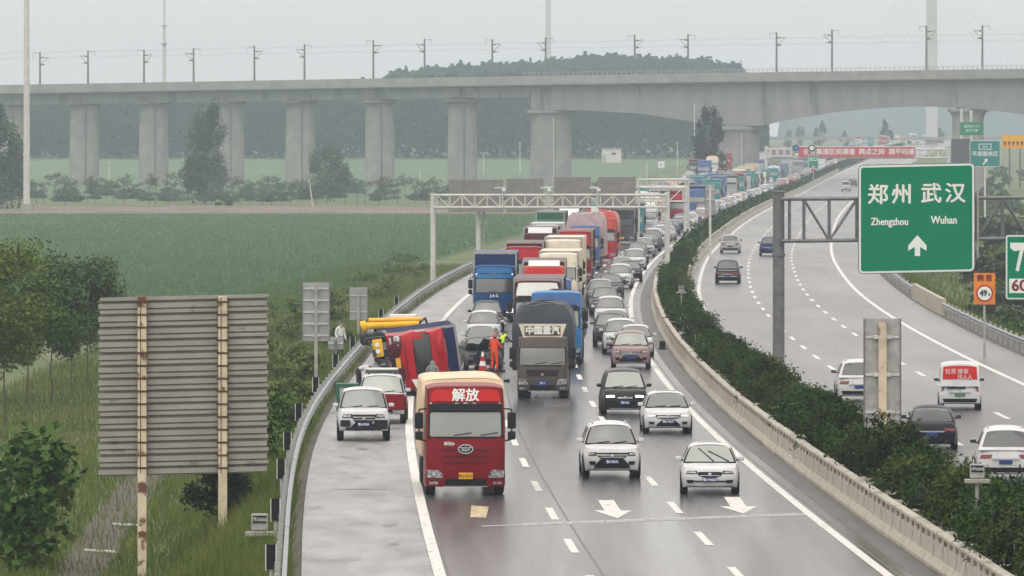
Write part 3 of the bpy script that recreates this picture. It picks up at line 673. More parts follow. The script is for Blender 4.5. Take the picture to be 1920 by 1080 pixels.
ends = [-110] + piers[:-1] + [996]
for a, b in zip(ends, ends[1:]): girder(a + .25, b - .25, 2, 'girder')
girder(997, 2060, 60, 'main_girder')
def rail_strip(px0, px1, off, z0, z1, th, name, m='concrete', n=40):
    mb = MB(); vs = []
    for i in range(n + 1):
        px = px0 + (px1 - px0) * i / n; X, Y = bp(px); z = float(deckz(px))
        for o, h in ((off - th / 2, z0), (off - th / 2, z1), (off + th / 2, z1), (off + th / 2, z0)): vs.append((X + .062 * o, Y + o, z + h))
    fs = [(i * 4 + j, i * 4 + (j + 1) % 4, (i + 1) * 4 + (j + 1) % 4, (i + 1) * 4 + j) for i in range(n) for j in range(4)] + [(0, 1, 2, 3), (n * 4, n * 4 + 3, n * 4 + 2, n * 4 + 1)]
    return mb.add(vs, fs).build(name, m, bridge)
rail_strip(-110, 2060, -6.03, -2.06, 0, .22, 'parapet'); rail_strip(-110, 2060, 6.03, -2.06, -.2, .22, 'parapet')
rail_strip(985, 2060, -6.03, .78, .86, .07, 'handrail', 'galv_dull'); rail_strip(985, 2060, -6.03, .4, .45, .05, 'handrail', 'galv_dull')
mb = MB()
for k in range(118):
    px = 986 + k * 9.1; X, Y = bp(px); z = float(deckz(px)); mb.box((X - .37, Y - 6.03, z + .42), (.14, .1, .86))
mb.build('railing_posts', 'galv_dull', bridge)['kind'] = 'stuff'
def pier(px, wpx, top_py, name='pier', cap=True, wide=1.0):
    X, Y = bp(px); w = wpx / 2 * Y / F; zt = CAMH + (HORIZ - top_py) * Y / F; zb = -3.5 if px < 1300 else -1
    mb = MB(); N = 28; hs_ = [zb, zb + (zt - zb) * .55, zt - 2.3, zt - 1.8, zt - .9]; ks = [1.04, 1.0, .97, 1.02, 1.1]
    vs = []
    for h, k in zip(hs_, ks):
        for i in range(N):
            t_ = 2 * math.pi * i / N; cx_, sy = math.cos(t_), math.sin(t_)
            x = w * k * math.copysign(abs(cx_) ** .62, cx_); y = 1.9 * wide * k * math.copysign(abs(sy) ** .8, sy)
            if abs(x) < w * .06 and y < 0: y += .28               # drain groove
            vs.append((X + x, Y + y, h))
    fs = [(j * N + i, j * N + (i + 1) % N, (j + 1) * N + (i + 1) % N, (j + 1) * N + i) for j in range(len(hs_) - 1) for i in range(N)] + [tuple(range((len(hs_) - 1) * N, len(hs_) * N))]
    mb.add(vs, fs); p = mb.build(name, 'concrete', bridge, smooth=35)
    c = MB().bbox((X, Y, zt - .42), (w * 2.34, 4.6 * wide, .9), .2); c.build('pier_cap', 'concrete', p)
    c = MB().box((X - w * .5, Y, zt + .15), (w * .5, 2.2, .55)).box((X + w * .5, Y, zt + .15), (w * .5, 2.2, .55)); c.build('bearing', 'chassis', p)
    r_ = MB()
    for i in range(9):
        x = X + w * 1.3 * (i / 4. - 1); r_.box((x, Y - 2.75, zt - .1), (.07, .07, 1.2))
    r_.box((X, Y - 2.75, zt + .45), (w * 2.66, .07, .07)); r_.box((X, Y - 2.75, zt - .62), (w * 2.7, .9, .1)); r_.build('inspection_railing', 'galv_dark', p)
    d_ = MB().tube((X + w * .12, Y - 1.95 * wide, zb), (X + w * .12, Y - 1.98 * wide, zt - 1.6), .13, n=6); d_.build('drain_pipe', 'galv_dark' if px < 1000 else 'white_steel', p)
for px in piers[:-1]: pier(px, 55, 193 - px * .008)
pier(1033, 76, 207, wide=1.3); pier(1385, 78, 237, wide=1.7); pier(1815, 60, 204, wide=1.3)
wm = MB()
for off in (-4.6, 4.6):
    for dz in (6.6, 8.0):
        pts = []
        for k in range(41):
            px = -60 + k * 51; X, Y = bp(px); pts.append((X + .062 * off, Y + off, float(deckz(px)) + dz - .25 * (k % 2)))
        wm.path(pts, .014, 4)
tag(wm.build('overhead_wires', 'wire', None), 'thin overhead railway wires strung between the masts on the bridge', 'wires')
for k, (px, py) in enumerate([(75, 98), (165, 95), (270, 93), (363, 90), (477, 86), (571, 83), (700, 75), (796, 73), (923, 73), (1023, 70), (1190, 65), (1290, 64), (1456, 60), (1560, 55), (1737, 48), (1842, 47)]):
    off = -5.0 if k % 2 == 0 else 5.0; X, Y = bp(px); Y += off; z0 = float(deckz(px)) - 2.0; h = CAMH + (HORIZ - py) * Y / F - z0
    t = thing('catenary_mast', 'slim grey railway catenary mast standing on the bridge deck', 'mast', (X_at(px, Y), Y, z0), 0, 'catenary masts on the railway bridge')
    MB().tube((0, 0, 0), (0, 0, h), .27, .2, 8).build('pole', 'galv_dark', t)
    s_ = 1 if k % 2 == 0 else -1; b = MB()
    b.tube((0, 0, h - .3), (-1.6 * s_, 0, h - .2), .06).tube((-1.6 * s_, 0, h - .2), (-1.6 * s_, 0, h - 1.2), .04)
    b.tube((0, 0, h - 1.4), (2.0 * s_, 0, h - 1.2), .07).tube((0, 0, h - 3.1), (2.0 * s_, 0, h - 1.3), .06).tube((0, 0, h - 3.2), (1.3 * s_, 0, h - 3.0), .09); b.build('cantilever', 'galv_dark', t)
    MB().tube((.25 * s_, 0, h - 1.4), (.9 * s_, 0, h - 1.3), .14).tube((.2 * s_, 0, h - 3.1), (.8 * s_, 0, h - 2.9), .14).build('insulator', 'rust', t)
# cable-stayed bridge far behind, tall poles, little house
for px, w, Y, nm in ((1747, 4.8, 2750, 'pale concrete pylon of a cable-stayed bridge rising behind the viaduct, with stay cables'), (1028, 3.2, 3300, 'very faint tall pale tower in the haze above the wooded hilltop')):
    t = thing('bridge_pylon', nm, 'pylon', (X_at(px, Y), Y, 0)); MB().prism([(-w / 2, 0), (w / 2, 0), (w * .42, 84), (-w * .42, 84)], -2, 2, 'XZ').build('tower', 'white_steel', t)
    if px > 1500:
        MB().box((0, 0, 9), (150, 8, 1.4)).build('deck', 'concrete', t)
        for s_ in (-1, 1):
            for k in range(11): MB().tube((s_ * .5, -2, 82 - k * 3), (s_ * (64 - k * 5.2), -3.5, 9.6), .035, n=5).build('stay_cable', 'concrete', t)
t = thing('tall_pole', 'tall pale steel pole beside the dark tree at the picture edge', 'pole', at(50, 1195)); MB().tube((0, 0, 0), (0, 0, 52), .62, .42, 10).build('shaft', 'white_steel', t, smooth=50); MB().bbox((0, 0, .5), (2, 2, 1.2), .1).build('footing', 'concrete', t)
t = thing('radio_mast', 'thin pointed radio mast behind the left part of the bridge', 'mast', (X_at(308, 1850), 1850, 0)); MB().tube((0, 0, 0), (0, 0, 40), .75, .45, 8).tube((0, 0, 40), (0, 0, 70), .3, .1, 6).build('shaft', 'white_steel', t); MB().lathe([(.2, 36), (1.1, 36), (1.1, 36.3), (.2, 36.3)], n=12).lathe([(.2, 41), (.8, 41), (.8, 41.3), (.2, 41.3)], n=12).build('platform', 'galv_dull', t)
X, Y = X_at(1147, 2000), 2000; z = float(GZ(Y)); w = 5.8
t = thing('house', 'small pale flat-roofed house in the far meadow under the bridge', 'house', (X, Y, z - .3))
MB().box((0, 3, 2.3), (w, 6, 4.6)).build('wall', 'house_wall', t); MB().bbox((0, 3, 4.75), (w + .5, 6.5, .3), .05).build('roof', 'concrete', t)
MB().box((.6, -.03, 3.2), (1.5, .1, .5)).build('window', 'glass_dark', t); MB().box((-2.2, -.03, 1.6), (.8, .1, 2.6)).build('door', 'galv_dull', t)
t = thing('signboard', 'little white signboard with dark mark in the far meadow', 'sign', (X_at(1240, 1750), 1750, float(GZ(1750)))); MB().box((0, 0, 3.4), (1.7, .1, 1.7)).build('panel', 'sign_white', t); MB().box((-.4, 0, 1.2), (.15, .12, 2.6)).build('post', 'galv_dull', t); MB().prism([(-.5, 3.7), (.2, 3.4), (-.1, 3.1)], -.09, -.055).build('mark', 'sign_black', t)
for px, Y, h in ((1213, 1500, 7), (1302, 1480, 20), (1325, 1250, 7.5), (1270, 1800, 9), (975, 1800, 9), (907, 1790, 6), (205, 1480, 7), (788, 1500, 5)):
    p = (X_at(px, Y), Y, min(float(GZ(Y)), rz_(Y)))
    t = thing('utility_pole', 'thin pale utility pole standing in the far meadow', 'pole', p, 0, 'utility poles in the meadow'); MB().tube((0, 0, -.3), (0, 0, h), .14, .1, 6).build('shaft', 'white_steel', t); MB().box((0, 0, h - .5), (1.2, .1, .1)).build('crossarm', 'galv_dull', t)
p = at(587, 1240); t = thing('leaning_pole', 'white leaning wooden pole at the edge of the dirt strip', 'pole', p); MB().tube((0, 0, -.2), (-.8, 0, 5.6), .16, .1, 6).build('shaft', 'post_cream', t); MB().tube((-.76, 0, 5.3), (-.74, 0, 5.5), .2, .2, 6).build('cap', 'galv_dull', t)
# ------------------------------------------------------------------ green sign on its cantilever gantry
GY = 275.; s_ = F / GY; gx = X_at(1460, GY)
t = thing('sign_gantry', 'dark grey steel post with long truss arm over the open carriageway', 'gantry', (gx, GY, 0))
MB().tube((0, 0, 0), (0, 0, Z_at(360, GY)), .25, .24, 20).tube((0, 0, Z_at(478, GY) - .06), (0, 0, Z_at(478, GY) + .06), .275, .275, 20).build('column', 'galv_dark', t, smooth=40)
MB().tube((0, 0, Z_at(360, GY)), (0, 0, Z_at(357, GY)), .29, .27, 20).build('column_cap', 'galv_dark', t)
zu, zl = Z_at(374, GY), Z_at(452, GY); span = 17.
tr = lambda a, b, r: MB().tube(a, b, r, n=8)
for yo in (-.38, .38):
    tr((.1, yo, zu + .02), (span, yo, zu + .12), .075).build('top_chord', 'galv_dark', t); tr((.1, yo, zl), (span, yo, zl + .2), .075).build('bottom_chord', 'galv_dark', t)
    xs = [.45 + .0, 1.05, 2.35 - .25, 3.25, 4.4, 5.5, 6.6, 7.7, 8.25, 9.3, 10.4, 11.5, 12.6, 13.7, 14.8, 15.9, 16.9]
    for i, x in enumerate(xs):
        f_ = x / span
        tr((x, yo, zl + .2 * f_), (x, yo, zu + .02 + .1 * f_), .05).build('strut', 'galv_dark', t)
        if i and i < len(xs) - 1:
            x2 = xs[i + 1]; g_ = x2 / span
            (tr((x, yo, zu + .1 * f_), (x2, yo, zl + .2 * g_), .042) if i % 2 else tr((x, yo, zl + .2 * f_), (x2, yo, zu + .1 * g_), .042)).build('diagonal', 'galv_dark', t)
for i in range(14): tr((.6 + i * 1.2, -.38, zu + .03), (.6 + i * 1.2, .38, zu + .03), .035).build('cross_tie', 'galv_dark', t)
MB().tube((span, 0, 0), (span, 0, Z_at(355, GY)), .25, .24, 16).build('far_column', 'galv_dark', t, smooth=40)
def board(px0, px1, py0, py1, Y, name, label, face='sign_green', edge=.12, rad=.22, skew=0, border='sign_white', cat='sign'):
    x0, x1 = X_at(px0, Y), X_at(px1, Y); z1, z0 = Z_at(py0, Y), Z_at(py1, Y); cx, w, h = (x0 + x1) / 2, x1 - x0, z1 - z0
    t = thing(name, label, cat, (cx, Y, z0))
    def rr(w_, h_, r_, zc, n=5):
        pts = []
        for sx, sz, a0 in ((1, 1, 0), (-1, 1, 90), (-1, -1, 180), (1, -1, 270)):
            for i in range(n + 1):
                a_ = R(a0 + 90 * i / n); pts.append((sx * (w_ / 2 - r_) + r_ * math.cos(a_), zc + sz * (h_ / 2 - r_) + r_ * math.sin(a_)))
        return pts
    def sk(mb): mb.v = [(x, y, z + skew * x / w) for x, y, z in mb.v]; return mb
    zc = h / 2
    sk(MB().prism(rr(w, h, rad, zc), -.02, .05)).build('panel', 'galv_dark' if border == 'sign_white' else face, t)
    if border: sk(MB().prism(rr(w - edge * .7, h - edge * .7, rad * .8, zc), -.03, -.021)).build('border', border, t)
    o = sk(MB().prism(rr(w - edge * 2.3, h - edge * 2.3, rad * .5, zc), -.04, -.031)).build('face', face, t)
    return t, w, h, (lambda px, py: ((px - (px0 + px1) / 2) * Y / F, -.05, Z_at(py, Y) - z0))
t, w, h, q = board(1609, 1828, 307, 512, GY - .62, 'direction_sign', 'large green direction sign for Zhengzhou and Wuhan with white up arrow', skew=.1, edge=.1)
for i, (c, px) in enumerate(zip('郑州武汉', (1646, 1691, 1746, 1791))): text('character', c, .88, 'sign_white', t, q(px, 367 - (i > 1) * 1 - i * .6), bold=.022)
text('lettering', 'Zhengzhou', .43, 'sign_white', t, q(1668, 416), bold=.012, sx=.8); text('lettering', 'Wuhan', .46, 'sign_white', t, q(1770, 413), bold=.012, sx=.8)
ax, _, az = q(1720, 480); k = 1 / s_
MB().prism([(ax - 5 * k, az), (ax - 5 * k, az + 17 * k), (ax - 17 * k, az + 10 * k), (ax - 17 * k, az + 20 * k), (ax, az + 39 * k), (ax + 17 * k, az + 20 * k), (ax + 17 * k, az + 10 * k), (ax + 5 * k, az + 17 * k), (ax + 5 * k, az)], -.05, -.041).build('arrow', 'sign_white', t)
for x in (-1.7, 0, 1.7): MB().box((x, .12, h * .5), (.1, .12, h * .92)).build('bracket', 'galv_dark', t)
MB().tube((w / 2 + .12, .1, h * .14), (w / 2 + .12, .1, h * .75), .05).build('bracket', 'galv_dull', t)
t, w, h, q = board(1885, 2010, 440, 562, GY - .62, 'exit_sign', 'green exit diagram sign with white 60 panel hanging under the truss arm', edge=.07, rad=.12)
ax, _, az = q(1908, 455); k = 1 / s_
MB().prism([(ax - 14 * k, az), (ax - 14 * k, az - 10 * k), (ax - 6 * k, az - 16 * k), (ax + 4 * k, az - 14 * k), (ax - 4 * k, az - 52 * k), (ax + 2 * k, az - 54 * k), (ax + 11 * k, az - 14 * k), (ax + 30 * k, az - 12 * k), (ax + 30 * k, az)], -.05, -.041).build('route_arrow', 'sign_white', t)
x, _, z = q(1911, 536); MB().bbox((x, -.046, z), (38 * k, .012, 27 * k), .004).build('speed_panel', 'sign_white', t); text('lettering', '60', .66, 'sign_darkred', t, (x, -.06, z), bold=.02)
for x in (-.9, .9): MB().box((x, .1, h * .55), (.09, .1, h * 1.0)).build('bracket', 'galv_dark', t)
# weight sign
Yw = 330.; t, w, h, q = board(1826, 1866, 512, 571, Yw, 'weight_limit_sign', 'orange board with round red-ringed 49 t weight limit on the right bank', face='sign_orange', edge=.03, rad=.03, border=None)
x, _, z = q(1846, 550); MB().lathe([(0, -.055), (.43, -.055), (.43, -.041)], 'Y', 28, (x, 0, z)).build('red_ring', 'sign_red', t); MB().lathe([(0, -.065), (.345, -.065), (.345, -.054)], 'Y', 28, (x, 0, z)).build('dial', 'sign_white', t)
text('lettering', '49', .42, 'sign_black', t, (x - .06, -.07, z), bold=.02, sx=.85); text('lettering', 't', .26, 'sign_black', t, (x + .23, -.07, z - .06), bold=.014)
text('lettering', '侧', .36, 'sign_darkred', t, q(1838, 522), bold=.012); text('lettering', '易', .36, 'sign_darkred', t, q(1854, 522), bold=.012)
zg = ground_z(np.array([X_at(1846, Yw)]), np.array([Yw]))[0]; MB().tube((.0, .1, zg - Z_at(571, Yw)), (0, .1, h * .9), .06).build('post', 'galv_dull', t)
# backs of signs
def sign_back(px0, px1, py0, py1, Y, name, label, m='sign_back', post=None, ribs=5, zg=None, postm='galv_dull', pw=.14, clamp=True, rad=.1):
    x0, x1 = X_at(px0, Y), X_at(px1, Y); z1, z0 = Z_at(py0, Y), Z_at(py1, Y); cx, w, h = (x0 + x1) / 2, x1 - x0, z1 - z0
    zg = float(ground_z(np.array([cx]), np.array([Y]))[0]) if zg is None else zg
    t = thing(name, label, 'sign', (cx, Y, zg)); z0 -= zg; z1 -= zg
    MB().bbox((0, .06, (z0 + z1) / 2), (w, .05, h), .012).build('panel', m, t)
    [MB().box((s_ * (w / 2 - .02), .02, (z0 + z1) / 2), (.04, .06, h)).build('edge_trim', 'galv_dark', t) for s_ in (-1, 1)]
    for i in range(ribs):
        z = z0 + h * (i + .5) / ribs; MB().box((0, .015, z), (w * .9, .05, .07)).build('rail', 'white_steel', t)
        if clamp: MB().bbox((0, -.05, z), (pw * 2.2, .1, .13), .02).build('clamp', 'white_steel', t)
    for x in (post or [0]): MB().box((x, -.07, (z1 - .12) / 2), (pw, .14, z1 - .12)).build('post', postm, t)
    return t
sign_back(1619, 1690, 597, 808, 213, 'roadside_sign', 'grey back of a tall narrow sign on a pale post rising from the hedge', 'galv_dull', None, 3, 0, 'post_cream', .26)
sign_back(566, 619, 530, 640, 292, 'roadside_sign', 'pale grey back of a tall roadside sign above the left slope', 'sign_back', None, 5)
sign_back(654, 690, 539, 600, 395, 'roadside_sign', 'small framed back of a square roadside sign near the left guardrail', 'sign_back', None, 2, clamp=False)
sign_back(614, 645, 632, 655, 310, 'roadside_sign', 'low grey plate back on a short dark post by the left slope', 'sign_back', None, 1, clamp=False, postm='galv_dark')
sign_back(1322, 1341, 346, 402, 590, 'roadside_sign', 'narrow grey sign back in the median beyond the cantilever gantry', 'sign_back', None, 3, 0, 'white_steel', .2)
# big billboard seen from behind
BYY = 202.; sc = BYY / F; x0, x1 = X_at(184, BYY), X_at(500, BYY); z1, z0 = Z_at(555, BYY), Z_at(890, BYY)
cx = (x0 + x1) / 2; zg = -2.6
t = thing('billboard', 'large ribbed grey billboard back on two rusty cream steel posts', 'billboard', (cx, BYY, zg)); W_ = x1 - x0; z0 -= zg; z1 -= zg
mb = MB(); n = 28; hh = (z1 - z0) / n
for i in range(n):
    za = z0 + i * hh; tilt = .0
    g_ = .34 if i % 2 else .12; dg = .11 if i % 2 else .05
    pr = [(dg, 0), (dg, hh * g_), (-.05, hh * (g_ + .12)), (-.05, hh * .985), (.13, hh * .985), (.13, 0)]
    p = MB().add([(sx * W_ / 2 + (0.045 if i % 2 else 0), .1 + a_, za + b_ + sx * .06) for sx in (-1, 1) for a_, b_ in pr], [tuple(range(6)), tuple(range(11, 5, -1))] + [(j, (j + 1) % 6, 6 + (j + 1) % 6, 6 + j) for j in range(6)])
    p.build('metal_sheet', 'panel_back', t)
for pxp in (267, 418):
    x = X_at(pxp, BYY) - cx; b_ = float(ground_z(np.array([cx + x]), np.array([BYY]))[0]) - zg
    p = MB().bbox((x, -.12, (z1 + .0 + b_ - .5) / 2), (.27, .2, z1 - b_ + .5), .02).build('post', 'post_cream', t)
    MB().box((x - .045, -.222, (z1 + z0) / 2), (.025, .012, z1 - z0 - .1)).build('channel', 'rust', p)
    for i in range(14):
        z = z0 + (z1 - z0) * (i + .55) / 14; MB().box((x, -.12, z), (.38, .235, .06)).build('rusty_clamp', 'rust', p)
# ------------------------------------------------------------------ gantries over the queue
def truss_gantry(Y, pxl, pxr, pyt, pyb, pyl, label, n, m='white_steel', base_l=0., base_r=0., rp_=.2, chord=.09, name='truss_gantry', bay=None):
    xl, xr = X_at(pxl, Y), X_at(pxr, Y); zt, zb = Z_at(pyt, Y), Z_at(pyb, Y)
    t = thing(name, label, 'gantry', (xl, Y, base_l)); W_ = xr - xl; zt -= base_l; zb -= base_l
    MB().tube((0, 0, -.2), (0, 0, Z_at(pyl, Y) - base_l), rp_ * 1.05, rp_, 14).build('column', m, t, smooth=50); MB().tube((W_, 0, base_r - base_l - .2), (W_, 0, zt + .25), rp_, rp_, 14).build('column', m, t, smooth=50)
    for yo in (-.4, .4):
        MB().tube((.1, yo, zt), (W_ - .1, yo, zt + .02), chord, n=8).build('top_chord', m, t); MB().tube((.1, yo, zb), (W_ - .1, yo, zb + .02), chord, n=8).build('bottom_chord', m, t)
        for i in range(n + 1):
            x = .3 + (W_ - .6) * i / n; MB().tube((x, yo, zb), (x, yo, zt), chord * .65, n=6).build('strut', m, t)
            if i < n:
                x2 = .3 + (W_ - .6) * (i + 1) / n; za, zc = (zt, zb) if i % 2 == 0 else (zb, zt); MB().tube((x, yo, za), (x2, yo, zc), chord * .55, n=6).build('diagonal', m, t)
    return t, W_
t, W_ = truss_gantry(495, 812, 1251, 366, 389, 362, 'pale truss gantry spanning the jammed carriageway on round columns', 18)
for x in (5.2, 8.6, 12.3):                                   # cameras and small masts on the truss
    MB().tube((x, -.5, Z_at(389, 495)), (x, -.5, Z_at(352, 495)), .05, n=6).box((x - .25, -.5, Z_at(352, 495)), (.7, .14, .1)).build('camera_bracket', 'white_steel', t)
    MB().bbox((x + .1, -.7, Z_at(356, 495)), (.25, .5, .2), .03).build('traffic_camera', 'sign_white', t)
MB().bbox((X_at(1115, 495) - X_at(812, 495), -.3, Z_at(393, 495)), (.55, .4, .4), .04).build('radar_box', 'sign_white', t)
for i, (a, b, ta, tb) in enumerate(((841, 944, 337, 398), (949, 1019, 335, 398), (1038, 1108, 332, 396), (1121, 1192, 332, 394))):
    Y = 660.; x0, x1 = X_at(a, Y), X_at(b, Y); z1, z0 = Z_at(ta, Y), Z_at(tb, Y)
    t = thing('sign_panel_back', ['wide brownish ribbed signboard back nearest the left gantry column', 'ribbed signboard back between the widest one and the camera bracket over the trucks', 'ribbed signboard back with dark top edge above the dark arched truck', 'ribbed signboard back next to the short cantilever frame'][i], 'sign', ((x0 + x1) / 2, Y, z0)); nr = 12
    for k in range(nr): MB().box((-(x1 - x0) / 2 + (x1 - x0) * (k + .5) / nr, .05 + .05 * (k % 2), (z1 - z0) / 2), ((x1 - x0) / nr * .985, .06, z1 - z0)).build('sheet_strip', 'panel_back_far', t)
    MB().box((0, .2, (z1 - z0) * .3), (x1 - x0, .08, .12)).box((0, .2, (z1 - z0) * .7), (x1 - x0, .08, .12)).build('back_rail', 'galv_dull', t)
t, W_ = truss_gantry(661.5, 897, 1286, 352, 378, 340, 'second pale gantry carrying ribbed signboards behind the first truss', 14, base_l=-2.6, rp_=.24)
MB().tube((.55, .6, 0), (.55, .6, 9.4), .14, n=10).build('lattice_post', 'galv_dull', t)
for k in range(7): MB().box((.55, .45, .8 + k * 1.3), (.34, .1, .12)).build('rung', 'galv_dull', t)
t, W_ = truss_gantry(700, 1197, 1290, 337, 350, 334, 'short pale cantilever frame over the median side of the queue', 4, rp_=.16, chord=.12, base_l=0)
t, W_ = truss_gantry(1440, 1437, 1778, 280, 296, 274, 'white gantry with red speed-check banner across the distant motorway', 20, base_l=.7, base_r=.8, rp_=.42, chord=.2)
zt = Z_at(276, 1439); b0, b1 = X_at(1497, 1439), X_at(1716, 1439)
t2 = thing('red_banner', 'long red banner with white characters hung on the distant gantry', 'banner', ((b0 + b1) / 2, 1439, Z_at(294, 1439))); hb = 19 * 1439 / F
MB().box((0, 0, hb / 2), (b1 - b0, .12, hb)).build('cloth', 'banner_red', t2); MB().box((0, -.02, hb), (b1 - b0, .2, .16)).build('top_edge', 'sign_white', t2)
text('lettering', '全省高速区间测速  两点之间  测平均速', 1.42, 'sign_white', t2, (.4, -.09, hb * .47), bold=.035)
for px, c in ((1492, 'p_bluelight'), (1522, 'sign_white')):
    t3 = thing('lane_lamp', 'round dark-rimmed lamp head on top of the banner gantry', 'signal', (X_at(px, 1438.4), 1438.4, Z_at(281, 1438.4)), 0, 'lamp heads on the banner gantry')
    MB().lathe([(0, -.1), (.75, -.1), (.75, .1), (0, .1)], 'Y', 16, (0, 0, .4)).build('housing', 'black', t3); MB().lathe([(0, -.14), (.5, -.14), (.5, -.1)], 'Y', 16, (0, 0, .4)).build('lens', c, t3)
t3 = thing('lane_indicator', 'pale gantry box with faded red marks beside the banner', 'signal', (X_at(1464, 1439), 1439, Z_at(294, 1439))); MB().box((0, 0, 1.), (4.9, .2, 1.9)).build('box', 'white_steel', t3)
for x in (-1.5, 0, 1.5): MB().box((x, -.12, 1.), (1.0, .05, 1.1)).build('matrix', 'p_mauve', t3)
t, w, h, q = board(1515, 1535, 291, 316, 1330, 'green_sign', 'small green sign rising from the hedge under the banner', edge=.1, rad=.1); text('lettering', '出口', .9, 'sign_white', t, q(1525, 299), bold=.02); MB().prism([(-.3, .5), (.3, .5), (0, .1)], -.06, -.041).build('arrow', 'sign_white', t); MB().box((0, .1, -1.5), (.2, .1, 3.4)).build('post', 'galv_dull', t)
t, w, h, q = board(1800, 1843, 229, 253, 1300, 'green_signboard', 'dark green overhead board with two short rows of lettering under the bridge', edge=.08, rad=.1, border=None); text('lettering', '服务区入口', .62, 'sign_white', t, q(1822, 237)); text('lettering', '靠右行驶', .62, 'sign_white', t, q(1822, 245))
for px in (1803, 1821): MB().tube((X_at(px, 1300) - X_at(1821.5, 1300), .3, -9), (X_at(px, 1300) - X_at(1821.5, 1300), .3, 5.2 if px < 1810 else 4.8), .26, n=8).build('post', 'white_steel', t)
t, w, h, q = board(1818, 1876, 263, 313, 900, 'exit_green_sign', 'pale green exit sign with boxed number and slanting arrow on the far right bank', face='p_teal', edge=.08, rad=.1); text('lettering', '平原服务区', .72, 'sign_white', t, q(1847, 289), bold=.012)
x, _, z = q(1847, 275); MB().box((x, -.045, z), (1.7, .012, .8)).build('number_box', 'sign_white', t); MB().box((x, -.052, z), (1.5, .012, .62)).build('number_field', 'p_teal', t); text('lettering', '2km', .45, 'sign_white', t, (x, -.065, z)); x, _, z = q(1847, 303); MB().prism([(x - .35, z - .35), (x - .2, z - .45), (x + .15, z + .05), (x + .3, z - .1), (x + .35, z + .42), (x - .15, z + .32), (x + .02, z + .18)], -.06, -.041).build('arrow', 'sign_white', t)
MB().tube((0, .15, -7), (0, .15, .5), .14, n=8).build('post', 'white_steel', t)
t, w, h, q = board(1879, 1950, 253, 278, 1000, 'yellow_signboard', 'yellow warning board with dark characters on twin posts at the picture edge', face='sign_yellow', edge=.05, rad=.05, border=None)
for k in range(8):
    x, _, z = q(1884 + k * 8, 268); MB().box((x, -.05, z), (.36, .012, .5)).box((x, -.05, z - .42), (.3, .012, .12)).build('mark', 'sign_darkred', t)
for px in (1893, 1913, 1935): MB().tube((X_at(px, 1000) - X_at(1914.5, 1000), .15, -6), (X_at(px, 1000) - X_at(1914.5, 1000), .15, .6), .13, n=8).build('post', 'galv_dark', t)
t = thing('signal_cabinet', 'large dark grey roadside board back between the gantry end and green exit sign', 'board', (X_at(1801, 1250), 1250, rz_(1250))); MB().bbox((0, 0, Z_at(283, 1250)), (3.6, .6, 4.6), .1).build('panel', 'p_grey', t); MB().tube((0, 0, -1), (0, 0, 6), .2).build('post', 'galv_dull', t)
# small flashing-lamp posts
def lamp_post(loc, label, h=1.9, s=1.):
    t = thing('flash_lamp_post', label, 'lamp post', loc); MB().tube((0, 0, -.1), (0, 0, h), .045 * s, n=8).build('post', 'galv_dull', t)
    MB().bbox((0, 0, h + .05), (.62 * s, .3 * s, .1 * s), .02).build('solar_panel', 'panel_back', t); MB().bbox((0, 0, h + .3 * s), (.36 * s, .1 * s, .36 * s), .03).build('lamp_box', 'galv_dull', t)
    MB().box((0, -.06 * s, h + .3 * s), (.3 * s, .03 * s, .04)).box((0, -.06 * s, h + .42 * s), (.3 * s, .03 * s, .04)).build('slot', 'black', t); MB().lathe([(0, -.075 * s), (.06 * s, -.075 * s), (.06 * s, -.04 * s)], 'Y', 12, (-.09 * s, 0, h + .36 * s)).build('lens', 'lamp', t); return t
lamp_post(rp(1.98, 163.5, 0), 'small box lamp on a thin post in front of the tall median shrubs', 2.45)
lamp_post(rp(2.6, 372, 0), 'thin lamp post with a flat bar head before the dark far hedge', 2.1, .9)
x = rp(-15.9, 180, -.4); lamp_post(x, 'grey slotted lamp box on a short post outside the left guardrail', .55, 1.25)
